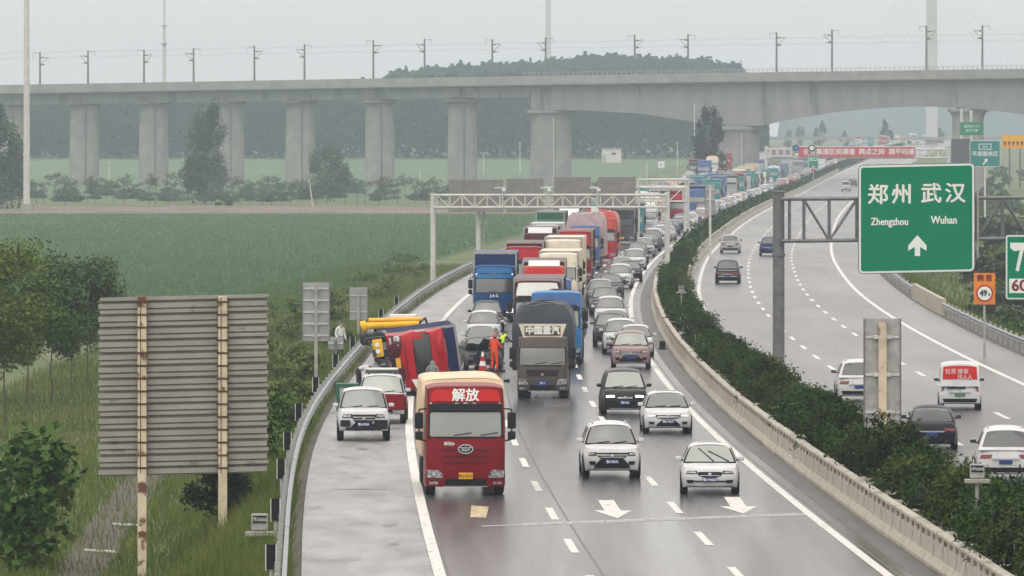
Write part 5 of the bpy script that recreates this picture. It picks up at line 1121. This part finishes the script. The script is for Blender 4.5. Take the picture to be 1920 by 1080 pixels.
        def tp(a, b, c):
            zt = ch + .05 * math.sin(b * 21) + .05 * math.sin(a * 5 + b * 9); z = 1.1 + (zt - 1.1) * c; k = 1 - .16 * max(0, c - .62) ** 1.6 / .21
            return (a * w2 * k + .03 * math.sin(b * 33 + c * 7), yb + cl * b + (.28 * c ** 3 if b < .01 else 0) + .04 * math.sin(a * 6 + c * 5), z - .32 * abs(a) ** 5 * c ** 5)
        b_ = MB().dbox((lambda a, b, c: (lambda p: (a * w2 * (1 - .05 * c ** 4), p[1], 1.1 + (ch - 1.1) * c - .1 * abs(a) ** 8 * c ** 6 + .02 * math.sin(b * 19 + a * 3) * c))(tp(a, b, c))) if ccol == 'tarp_cream' else tp, [-1, -.9, -.7, -.4, 0, .4, .7, .9, 1], [i / 24 for i in range(25)], [0, .15, .3, .45, .6, .72, .82, .9, .96, 1]).build('tarpaulin', ccol, t, smooth=60)
        for k in range(5 if ccol != 'tarp_cream' else 0):
            b0 = .1 + k * .2; MB().path([Vector(tp(a_, b0, 1)) + Vector((0, 0, .02)) for a_ in (-1, -.8, -.4, 0, .4, .8, 1)], .02, 5).build('rope', 'chassis', b_)
    if deflector:
        P([row(hc - .02, -.85, .85), row(hc, -.85, .85)], 'cab_roof_rim', col, (0, .05, .01)); MB().prism([(.5, hc - .02), (2.1, hc - .02), (2.1, min(ch, hc + .75)), (1.7, min(ch, hc + .7))], -W * .36, W * .36, 'YZ').build('air_deflector', deflector, t)
    t['_len'] = Lc + cl
    return t
red = put(make_truck('red tractor truck with cream tarpaulin load driving past the overturned lorry', 'p_crimson', fair='p_redorange', cargo='tarp', ccol='tarp_cream', ch=3.5, cw=2.62, ptxt='豫Q·A0323', logo='解放', logo_z=3.06, logo_s=.42, front='解放J6', cl=6.2), 873, 930, yaw=.012)
put(make_truck('grey-brown light truck with dark blue tarpaulin hood in the middle lane', 'p_greybrown', hc=2.62, W=2.15, z0=.32, wz=(1.42, 2.12), visor=None, fair=None, cargo='tarp', ccol='tarp_dark', ch=3.85, cw=2.6, cl=7, plate='plate_blue', ptxt='豫P·8', logo=None, emblem='o', lines=0, grille='p_brown', bumper='p_greybrown', glass='glass'), 1017, 748, yaw=-.03)
tk = [o for o in COL.objects if o.get('label', '').startswith('grey-brown light')][0]
MB().prism([(-.8, 2.55), (.8, 2.55), (1.0, 3.12), (-1.0, 3.12)], .35, .6).build('roof_board', 'p_cream', tk); text('lettering', '中国重汽', .36, 'sign_white', tk, (0, .335, 2.83), bold=.02); MB().box((0, .34, 2.83), (1.5, .01, .4)).build('board_field', 'p_greybrown', tk)
put(make_truck('teal blue tractor truck with white sleeper roof close behind the dark tarpaulin truck', 'p_bluelight', hc=3.5, fair='p_steelblue', cargo='tarp', ccol='tarp_dark', ch=3.3, ptxt=None, emblem=None, lines=2, grille='p_navy', bumper='p_darkblue', glass='glass_pale'), 1042, 683, yaw=-.03)
put(make_truck('truck with maroon cab and white roof panel peeping over the dark tarpaulin', 'p_maroon', hc=3.7, fair='sign_white', cargo='box', ccol='p_maroon', ch=3.75, ptxt=None, emblem=None, lines=2), 1008, 662, yaw=-.02)
put(make_truck('navy blue tractor truck with lettered visor in front of the red tractor', 'p_steelblue', hc=3.35, visor='p_navy', fair='p_steelblue', cargo='tarp', ccol='tarp_dark', ch=3.0, logo=None, emblem=None, lines=2, grille='p_navy'), 1030, 640)
put(make_truck('red tractor truck with brown box in the middle of the truck queue', 'p_orange', hc=3.5, visor='p_maroon', fair='p_redorange', cargo='box', ccol='p_maroon', ch=3.75, deflector='sign_white', emblem=None), 1020, 612)
put(make_truck('blue box truck with JAC lettering in the left lane behind the crash', 'p_blue', hc=3.35, wz=(1.75, 2.55), visor='p_bluelight', fair='p_bluelight', cargo='box', ccol='p_navy', ch=4.05, cw=2.6, cl=9.5, emblem=None, lines=2, grille='p_blue', logo='J A C', logo_z=1.55, logo_s=.22, lights='lamp_on', glass='glass'), 927, 604, yaw=-.0)
put(make_truck('cream tractor truck with lettered high roof among the truck queue', 'p_cream', hc=4.0, fair='p_cream', visor='p_cream', cargo='box', ccol='p_cream', ch=4.15, logo='东风天龙', logo_z=3.3, logo_s=.26, logo_m='chassis', emblem=None, lines=2), 1054, 562, yaw=-.02)
put(make_truck('second cream truck squeezed in before the lettered high roof one', 'p_cream', hc=3.5, fair='p_cream', visor='p_cream', cargo='box', ccol='p_cream', ch=3.6, emblem=None), 1046, 578, yaw=-.02)
put(make_truck('red truck with blue cab corner standing right of the cream trucks', 'p_crimson', hc=3.9, fair='p_red', cargo='box', ccol='p_crimson', ch=3.95, emblem=None), 1078, 532)
put(make_truck('truck with blue cab and swollen pinkish tarpaulin behind the red truck', 'p_steelblue', hc=3.6, fair='p_steelblue', visor='p_blue', cargo='tarp', ccol='tarp_grey', ch=4.6, cw=3.2, emblem=None), 1096, 506)
put(make_truck('red and orange topped truck beside the swollen pinkish tarpaulin', 'p_red', hc=3.8, fair='p_orange', cargo='tarp', ccol='p_orange', ch=4.3, cw=2.7, emblem=None), 1128, 492)
put(make_truck('dark grey coach-like truck standing beyond the red topped truck', 'p_grey', hc=3.9, fair='p_grey', visor='p_grey', cargo='box', ccol='p_grey', ch=4.0, logo='····', logo_z=3.4, emblem=None, glass='glass_dark'), 1166, 458)
put(make_truck('white box truck with white roof deflector under the truss gantry', 'p_white', hc=3.0, fair='p_white', visor='p_white', cargo='box', ccol='p_cream', ch=4.1, deflector='sign_white', emblem=None), 1212, 442)
put(make_truck('maroon truck with red roof behind the blue box truck', 'p_crimson', hc=3.7, fair='p_red', cargo='box', ccol='p_maroon', ch=3.95, emblem=None), 982, 568)
put(make_truck('maroon box truck behind the red roofed one in the left lane', 'p_maroon', hc=3.7, fair='p_maroon', cargo='box', ccol='p_maroon', ch=4.1, emblem=None, deflector='p_white'), 1012, 530)
put(make_truck('white roofed truck with dark dots over the windscreen in the left lane', 'p_white', hc=3.9, fair='sign_white', visor='p_white', cargo='box', ccol='p_white', ch=4.0, logo='••••', logo_z=3.6, logo_m='chassis', emblem=None), 1022, 515)
put(make_truck('grey-green truck with framed load behind the white roofed truck', 'p_green', hc=3.6, fair='p_grey', cargo='box', ccol='p_green', ch=4.3, emblem=None), 1030, 490)
put(make_truck('red truck with dark purple arched hood and white corners', 'p_crimson', hc=3.6, fair='sign_white', cargo='tarp', ccol='p_darkblue', ch=4.3, cw=3.0, emblem=None, deflector='sign_white'), 1066, 480)
put(make_truck('red roofed truck with lit roof lamps just below the truss', 'p_red', hc=3.9, fair='p_red', cargo='box', ccol='p_crimson', ch=4.1, emblem=None, lights='lamp_on'), 1118, 470)
tcol = [('p_red', 'box', 'p_crimson'), ('p_steelblue', 'box', 'p_navy'), ('p_white', 'tarp', 'tarp_tan'), ('p_teal', 'box', 'p_teal')]
tp_ = []
for i, (c, cg, cc) in enumerate(tcol):
    tp_.append(put(make_truck(['red box truck in the distant queue beneath the cantilever frame', 'steel blue box truck in the distant queue beyond the gantry column', 'white truck with rounded tan tarpaulin load showing above the gantry end', 'teal box truck in the distant queue beside the median hedge'][i], c, hc=3.6, fair=c, visor=c if i else 'black_plastic', cargo=cg, ccol=cc, ch=4.1, emblem=None, lines=1), [1268, 1306, 1262, 1336][i], [420, 405, 398, 385][i]))
tp_[2].scale = (1.1, 1, 1.12)
# distant queue, fewer parts where they are too small to show
SK1 = SP + ('fog_lamp_recess', 'lower_intake', 'bumper_lip', 'wheel_arch', 'tail_light', 'rear_window', 'emblem', 'grille_bar', 'mirror_arm', 'mirror_glass', 'rim', 'windshield_seal')
SKT = ('wiper', 'marker_lamp', 'box_rib', 'corner_post', 'rope', 'grille_line', 'fog_lamp', 'bumper_lip', 'lower_grille', 'mirror_arm', 'rim', 'step', 'windshield_seal', 'side_window')
wc = ['p_white', 'p_white', 'p_silver', 'p_grey', 'p_white', 'p_dark', 'p_silver', 'p_mauve', 'p_red', 'p_navy']
def far_car(d, Y, far):
    c = rnd.choice(wc); kd = rnd.choice(('sedan', 'suv')); src = proto_s if kd == 'sedan' else proto_u
    nm = CN[c]; z = rz_(Y)
    dup(src, (rx(Y) + d, Y, z), -hd(Y) + rnd.uniform(-.04, .04), f'small {nm} {"saloon" if kd == "sedan" else "SUV"} in the {"farthest jam past the banner gantry" if far else "distant queue before the banner gantry"}', f'{nm} {kd} cars in the {"farthest" if far else "distant"} jam',
        {('p_white' if kd == 'sedan' else 'p_mauve'): c, 'lamp_on': rnd.choice(('lamp', 'lamp_on', 'lamp')), 'glass_pale': 'glass'}, SK1 if not far else SK1 + ('mirror', 'fog_lamp_recess', 'side_window', 'licence_plate'))
Y = 640.
while Y < 1500: far_car(-1.9 + rnd.uniform(-.5, .6), Y, False); Y += rnd.uniform(9, 15)
Y = 1500.
while Y < 2900: far_car(-1.9 + rnd.uniform(-.4, .4), Y, True); Y += rnd.uniform(26, 48)
tcs = [('p_red', 'red'), ('p_steelblue', 'steel blue'), ('p_white', 'white'), ('p_teal', 'teal'), ('p_grey', 'grey'), ('p_maroon', 'maroon'), ('p_cream', 'cream'), ('p_silver', 'silver')]
def far_truck(d, Y, far):
    i = rnd.randrange(4); src = tp_[i]; c, nm = rnd.choice(tcs); cg = rnd.choice(['p_white', 'p_white', 'p_cream', 'p_grey', 'p_grey', 'p_teal', 'p_crimson', 'tarp_tan', 'tarp_grey', 'p_steelblue', 'p_silver', 'p_silver'])
    base, b2 = tcol[i][0], tcol[i][2]; o = dup(src, (rx(Y) + d, Y, rz_(Y)), -hd(Y) + rnd.uniform(-.02, .02), '', None, {base: c, b2: cg}, SKT if not far else SKT + ('mirror', 'headlight', 'licence_plate'))
    k = 'tarpaulin' if tcol[i][1] == 'tarp' else 'box'; cn = {'p_white': 'white', 'p_cream': 'cream', 'p_grey': 'grey', 'p_teal': 'teal', 'p_crimson': 'crimson', 'tarp_tan': 'tan', 'tarp_grey': 'pinkish grey', 'p_steelblue': 'steel blue', 'p_silver': 'silver'}[cg]
    lab = f'{nm} cabbed truck with {cn} {k} in the {"farthest jam past the banner gantry" if far else "distant truck lanes of the queue"}'; o['label'] = lab; o['group'] = lab; o.scale = (1, rnd.uniform(.8, 1.1), rnd.uniform(.85, 1.08))
Y = 700.
while Y < 1480:
    (far_truck if rnd.random() < .5 or Y < 820 else far_car)(-5.6 + rnd.uniform(-.3, .3), Y, False); Y += rnd.uniform(15, 30)
Y = 690.
while Y < 1480:
    far_truck(-9.4 + rnd.uniform(-.3, .3), Y, False); Y += rnd.uniform(17, 40)
Y = 1500.
while Y < 3300:
    far_truck(rnd.choice((-5.6, -9.4)) + rnd.uniform(-.3, .3), Y, True); Y += rnd.uniform(40, 90)
# vehicles on the ramp
for i, (Y, o_, kd) in enumerate(((1210, 0, 'suv'), (1222, 2.4, 'sedan'), (1240, -.5, 'suv'), (1262, 1.5, 'truck'), (1290, -1, 'truck'), (1330, 1, 'suv'), (1370, 0, 'truck'), (1420, .5, 'truck'), (1480, 0, 'truck'))):
    loc = (rx(Y) + float(rampd(Y)) + o_, Y, float(rampz(Y)) + .08); r_ = -math.atan2(rx(Y + 1) + float(rampd(Y + 1)) - rx(Y) - float(rampd(Y)), 1)
    if kd == 'truck': c, nm = tcs[(i * 3) % 8]; o = dup(tp_[i % 4], loc, r_, f'{nm} truck coming down the ramp before the bridge pier', f'{nm} trucks on the ramp', {tcol[i % 4][0]: c}, SKT); o.scale = (1, .7, .85)
    else: c = wc[i % 5]; dup(proto_s if kd == 'sedan' else proto_u, loc, r_, f'{CN[c]} {"saloon" if kd == "sedan" else "SUV"} coming down the ramp on the left of the far queue', f'{CN[c]} cars on the ramp', {('p_white' if kd == 'sedan' else 'p_mauve'): c, 'lamp_on': 'lamp', 'glass_pale': 'glass'}, SK1)
# overturned lorry lying on its side, roof towards the lanes
ov = make_truck('overturned red lorry with navy box lying on its side across the left shoulder', 'p_red', hc=3.4, W=2.42, z0=.95, wz=(2.05, 2.72), fair='p_red', visor=None, cargo='box', ccol='p_navy', ch=4.0, cw=2.42, cl=6.5, plate='plate_yellow', emblem=None, lines=1, glass='glass_dark', mirrors=False, bumper='p_maroon')
X, Y, _ = U(690, 744); ov.location = (X, Y + .4, 1.22); ov.rotation_euler = (0, R(82), R(3))
for o in list(ov.children):
    if o.name.split('.')[0] in ('cab', 'cargo_box', 'bumper', 'roof_fairing'):      # crushed by the fall
        for v in o.data.vertices:
            c_ = v.co; k_ = .05 if 'cab' == o.name.split('.')[0] else .07
            v.co = c_ + Vector((math.sin(c_.z * 5 + c_.y * 3), (0 if k_ == .05 else math.sin(c_.x * 4 + c_.z * 6)), math.sin(c_.x * 5 + c_.y * 4))) * k_
q = random.Random(5)
for k_ in range(9): MB().bbox((q.uniform(-1.1, 1.1), q.uniform(-.1, .5), q.uniform(.25, .8)), (q.uniform(.15, .5), q.uniform(.1, .4), q.uniform(.08, .3)), .02).build('underside_part', q.choice(('chassis', 'chassis', 'galv_dark', 'galv_dull')), ov, rot=(0, q.uniform(-.1, .1), q.uniform(-.1, .1)))
for x in (-.95, .9): MB().tube((x, -.05, .3), (x * .8, .6, .9), .06).build('bent_rail', 'galv_dull', ov)
for x in (-.62, -.9): MB().lathe([(0, -.2), (.1, -.2), (.1, -.1)], 'Y', 14, (x, 0, .5)).build('round_lamp', 'sign_white', ov)
MB().bbox((-.75, -.08, .52), (.75, .1, .42), .04).build('fog_lamp_guard', 'p_yellow', ov); MB().prism([(.75, 1.75), (1.15, 1.9), (1.15, 2.15), (.8, 2.05)], -.05, .0).build('door_sticker', 'sign_white', ov)
MB().bbox((0, 2.42, 2.5), (2.3, .1, 1.9), .02).build('front_bulkhead', 'p_maroon', ov)
# yellow recovery vehicle beyond it
X, Y, _ = U(742, 680); t = thing('recovery_truck', 'yellow recovery crane truck with folded boom behind the overturned lorry', 'crane truck', (X, Y, 0), -.05); 
MB().bbox((0, 1.0, 1.35), (2.2, 1.8, 1.5), .15).build('cab', 'p_dark', t); MB().bbox((0, .075, 1.65), (1.9, .05, .6), .02).build('windshield', 'glass', t); MB().bbox((.3, 1.0, 2.22), (1.3, .5, .2), .05).build('light_bar', 'sign_white', t); MB().bbox((.3, .95, 2.11), (1.7, 1.2, .05), .02).build('roof_plate', 'p_orange', t)
MB().tube((-1.45, -.25, 1.78), (1.15, -.25, 1.9), .17, .14, 10).tube((-1.3, -.1, 2.06), (1.3, -.1, 2.12), .1, .09, 8).build('boom', 'p_yellow', t, smooth=40); MB().tube((-1.65, -.25, 1.74), (-1.4, -.25, 1.8), .27, .27, 12).build('boom_pivot', 'p_yellow', t); MB().bbox((0, 4.2, 1.0), (2.3, 4.4, .5), .05).build('deck', 'p_grey', t)
MB().path([(1.15, -.2, 1.92), (1.4, .3, 2.15), (1.55, 1.2, 1.6)], .06).build('hook_arm', 'chassis', t); MB().bbox((0, -.02, .75), (2.2, .2, .4), .05).build('bumper', 'chassis', t)
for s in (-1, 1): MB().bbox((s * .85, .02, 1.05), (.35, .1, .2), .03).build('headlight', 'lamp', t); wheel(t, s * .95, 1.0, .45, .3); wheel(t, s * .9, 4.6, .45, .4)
# green folded tarpaulin frame by the guardrail
X, Y, _ = U(652, 770); t = thing('equipment_crate', 'pale green equipment crate on the shoulder beside the guardrail', 'crate', (X, Y, 0)); MB().bbox((0, 0, .55), (.9, .6, 1.1), .04).build('body', 'p_green', t); MB().box((0, -.31, .62), (.62, .03, .6)).build('door', 'p_silver', t); MB().tube((-.15, -.34, .6), (.1, -.34, .75), .08).build('hose_reel', 'black_plastic', t)
X, Y, _ = U(1242, 655); tag(MB().bbox((0, 0, .22), (.3, .3, .42), .03).bbox((0, 0, .03), (.42, .42, .06), .02).build('rubber_block', 'black_plastic', None, loc=(X, Y, 0)), 'dark block standing at the foot of the median barrier', 'block')
# ------------------------------------------------------------------ people
def person(loc, rz, label, pose, top, legs, head='hair', vest=None, h=1.72, hat=None):
    t = thing('person', label, 'person', loc, rz); s = h / 1.75
    J = dict(pelvis=(0, 0, .95), chest=(0, -.02, 1.28), neck=(0, -.02, 1.47), head=(0, -.04, 1.62), crown=(0, -.03, 1.72), lh=(.1, 0, .92), rh=(-.1, 0, .92), lk=(.12, -.03, .5), rk=(-.12, -.03, .5), la=(.13, .02, .09), ra=(-.13, .02, .09), lt=(.14, -.16, .04), rt=(-.14, -.16, .04),
             ls=(.19, 0, 1.41), rs=(-.19, 0, 1.41), le=(.27, .02, 1.13), re=(-.27, .02, 1.13), lw=(.25, -.12, .9), rw=(-.25, -.12, .9))
    J.update(pose); n = list(J); E = [('pelvis', 'chest'), ('chest', 'neck'), ('neck', 'head'), ('head', 'crown'), ('pelvis', 'lh'), ('pelvis', 'rh'), ('lh', 'lk'), ('rh', 'rk'), ('lk', 'la'), ('rk', 'ra'), ('la', 'lt'), ('ra', 'rt'), ('neck', 'ls'), ('neck', 'rs'), ('ls', 'le'), ('rs', 're'), ('le', 'lw'), ('re', 'rw')]
    rad = dict(pelvis=.15, chest=.165, neck=.07, head=.095, crown=.075, lh=.1, rh=.1, lk=.075, rk=.075, la=.05, ra=.05, lt=.045, rt=.045, ls=.075, rs=.075, le=.055, re=.055, lw=.042, rw=.042)
    V = [Vector(J[k]) * s for k in n]; e = [(n.index(a), n.index(b)) for a, b in E]
    for sd in 'lr':                                    # five short fingers on each hand
        w = Vector(J[sd + 'w']) * s; d = (w - Vector(J[sd + 'e']) * s).normalized(); u = d.cross(Vector((0, 0, 1))).normalized() if abs(d.z) < .95 else Vector((1, 0, 0))
        palm = w + d * .07; V.append(palm); ip_ = len(V) - 1; e.append((n.index(sd + 'w'), ip_)); n.append(sd + 'palm'); rad[sd + 'palm'] = .036
        for k, (o_, l_) in enumerate(((-.033, .065), (-.011, .08), (.011, .078), (.033, .06), (.05, .03))):
            V.append(palm + u * o_ + d * l_); n.append(f'{sd}f{k}'); rad[f'{sd}f{k}'] = .011; e.append((ip_, len(V) - 1))
    me = bpy.data.meshes.new('body'); me.from_pydata([tuple(v) for v in V], e, []); o = bpy.data.objects.new('body', me); COL.objects.link(o)
    sk = o.modifiers.new('skin', 'SKIN'); sk.use_smooth_shade = True; sv = me.skin_vertices[0].data
    for i, k in enumerate(n): r_ = rad[k] * s; sv[i].radius = (r_ * (1.25 if k in ('pelvis', 'chest') else 1), r_ * (.8 if k in ('pelvis', 'chest') else 1)); sv[i].use_root = k == 'pelvis'
    ss = o.modifiers.new('sub', 'SUBSURF'); ss.levels = 1; ss.render_levels = 1
    bpy.context.view_layer.update(); m2 = bpy.data.meshes.new_from_object(o.evaluated_get(bpy.context.evaluated_depsgraph_get())); bpy.data.objects.remove(o)
    for m_ in (top, legs, 'skin', head, 'chassis', vest or top): m2.materials.append(M[m_])
    pts = [(k, V[i]) for i, k in enumerate(n)]; segs = [(n[a], n[b], V[a], V[b]) for a, b in e]
    def bone(c):
        best = None
        for a, b, p, q_ in segs:
            d = q_ - p; u = max(0, min(1, (c - p).dot(d) / max(1e-9, d.dot(d)))); l = (c - p - d * u).length
            if best is None or l < best[0]: best = (l, a, b, u)
        return best[1:]
    hd_ = V[n.index('head')]; cr = V[n.index('crown')]; fwd = Vector((0, -1, 0))
    for f in m2.polygons:
        a, b, u = bone(Vector(f.center)); i = 0
        if b == 'chest' or b in ('ls', 'rs'): i = 5
        if (a == 'chest') : i = 5
        if b in ('lh', 'rh', 'lk', 'rk', 'la', 'ra') or (a == 'pelvis' and u < .15): i = 1
        if b in ('lt', 'rt') or (b in ('la', 'ra') and u > .9): i = 4
        if b in ('head', 'crown') and (a != 'neck' or u > .3): i = 3 if (Vector(f.center) - hd_).dot(fwd) < .03 or (Vector(f.center) - hd_).z > .06 else 2
        if 'palm' in b or b[1:2] == 'f': i = 2
        f.material_index = i
    o = bpy.data.objects.new('body', m2); COL.objects.link(o); o.parent = t
    f_ = hd_ + Vector((0, -.1 * s, 0)); MB().tube(f_ + Vector((0, .01, .01)), f_ + Vector((0, -.02, -.03)), .008, .016, 6).build('nose', 'skin', t)
    for sx in (-1, 1): MB().bbox(f_ + Vector((sx * .035, .008, .022)), (.025, .012, .012), .004).build('eye', 'hair', t); MB().bbox(hd_ + Vector((sx * .098 * s, 0, 0)), (.02, .05, .06), .008).build('ear', 'skin', t)
    MB().bbox(f_ + Vector((0, .006, -.05)), (.05, .012, .01), .003).build('mouth', 'sign_darkred', t)
    if hat: MB().lathe([(.15, 0), (.115, .02), (.112, .07), (.08, .115), (0, .13)], n=16, c=tuple(hd_ + Vector((0, 0, .035)))).build('hard_hat', hat, t, smooth=50)
    return t
mat('suit_orange', lin((224, 74, 34))[:3], .8, var=.15, scale=6); mat('vest_lime', lin((190, 225, 60))[:3], .7, var=.1); mat('cloth_grey', lin((120, 128, 124))[:3], .85, var=.15, scale=8); mat('cloth_white', (.66, .67, .66), .85, var=.1); mat('cloth_dark', (.03, .032, .04), .85, var=.2)
X, Y, _ = U(927, 697); person((X, Y, 0), 2.7, 'person in orange overalls standing at the crashed grey car', dict(le=(.3, -.12, 1.15), lw=(.24, -.38, 1.2), re=(-.3, -.1, 1.15), rw=(-.2, -.36, 1.16)), 'suit_orange', 'suit_orange', hat='p_orange')
X, Y, _ = U(939, 683); person((X, Y, 0), 2.2, 'person in lime high-visibility vest leaning towards the crashed car', dict(chest=(0, -.12, 1.26), neck=(0, -.2, 1.42), head=(0, -.27, 1.55), crown=(0, -.28, 1.66), ls=(.19, -.18, 1.36), rs=(-.19, -.18, 1.36), le=(.28, -.36, 1.16), lw=(.22, -.58, 1.1), re=(-.28, -.34, 1.16), rw=(-.22, -.56, 1.1)), 'cloth_dark', 'cloth_dark', vest='vest_lime')
X, Y, _ = U(811, 752); person((X, Y, 0), 3.0, 'person in grey jacket standing between the overturned lorry and the red tractor truck', {}, 'cloth_grey', 'cloth_dark', head='cloth_grey')
X, Y, _ = U(672, 735); person((X, Y, 0), 1.2, 'person in white top bending over by the left guardrail', dict(pelvis=(0, .05, .92), chest=(0, -.28, 1.08), neck=(0, -.45, 1.1), head=(0, -.58, 1.08), crown=(0, -.68, 1.06), ls=(.19, -.42, 1.05), rs=(-.19, -.42, 1.05), le=(.22, -.45, .78), lw=(.16, -.5, .55), re=(-.22, -.45, .78), rw=(-.16, -.52, .55)), 'cloth_white', 'cloth_dark', vest='cloth_white')
X, Y, _ = U(668, 668); X = rx(Y) - 15.3; person((X, Y, 0), .6, 'person in white shirt standing outside the guardrail behind the overturned lorry', {}, 'cloth_white', 'cloth_dark')
# traffic cone with red and white rings
X, Y, _ = U(905, 697); t = thing('traffic_cone', 'red and white ringed traffic cone in front of the crashed car', 'cone', (X, Y, 0)); MB().bbox((0, 0, .03), (.46, .46, .06), .015).build('base', 'black_plastic', t)
for i in range(4): r0, r1 = .2 - i * .042, .2 - (i + 1) * .042; MB().lathe([(r0, .06 + i * .22), (r1, .06 + (i + 1) * .22 - .002)], n=18).build('ring', 'p_red' if i % 2 == 0 else 'sign_white', t, smooth=60)
X, Y, _ = U(897, 690); t = thing('traffic_cone', 'second smaller red cone just behind the ringed one', 'cone', (X, Y, 0)); MB().bbox((0, 0, .02), (.4, .4, .05), .015).build('base', 'black_plastic', t); MB().lathe([(.17, .045), (.11, .4)], n=18).build('ring', 'p_red', t); MB().lathe([(.11, .401), (.07, .58), (.03, .8), (0, .81)], n=18).build('tip', 'sign_white', t)
# ------------------------------------------------------------------ haze
mh = bpy.data.materials.new('haze'); mh.use_nodes = True; nt = mh.node_tree; nt.nodes.clear()
pv = nt.nodes.new('ShaderNodeVolumePrincipled'); pv.inputs['Color'].default_value = (.73, .86, 1, 1); pv.inputs['Density'].default_value = .00019; pv.inputs['Anisotropy'].default_value = .15
no = nt.nodes.new('ShaderNodeOutputMaterial'); nt.links.new(pv.outputs[0], no.inputs['Volume']); M['haze'] = mh
hz = MB().box((0, 3090, 44.), (5400, 6320, 104)).build('haze', 'haze', None); tag(hz, 'thin pale mist filling the air over the whole scene', 'haze', kind='stuff')
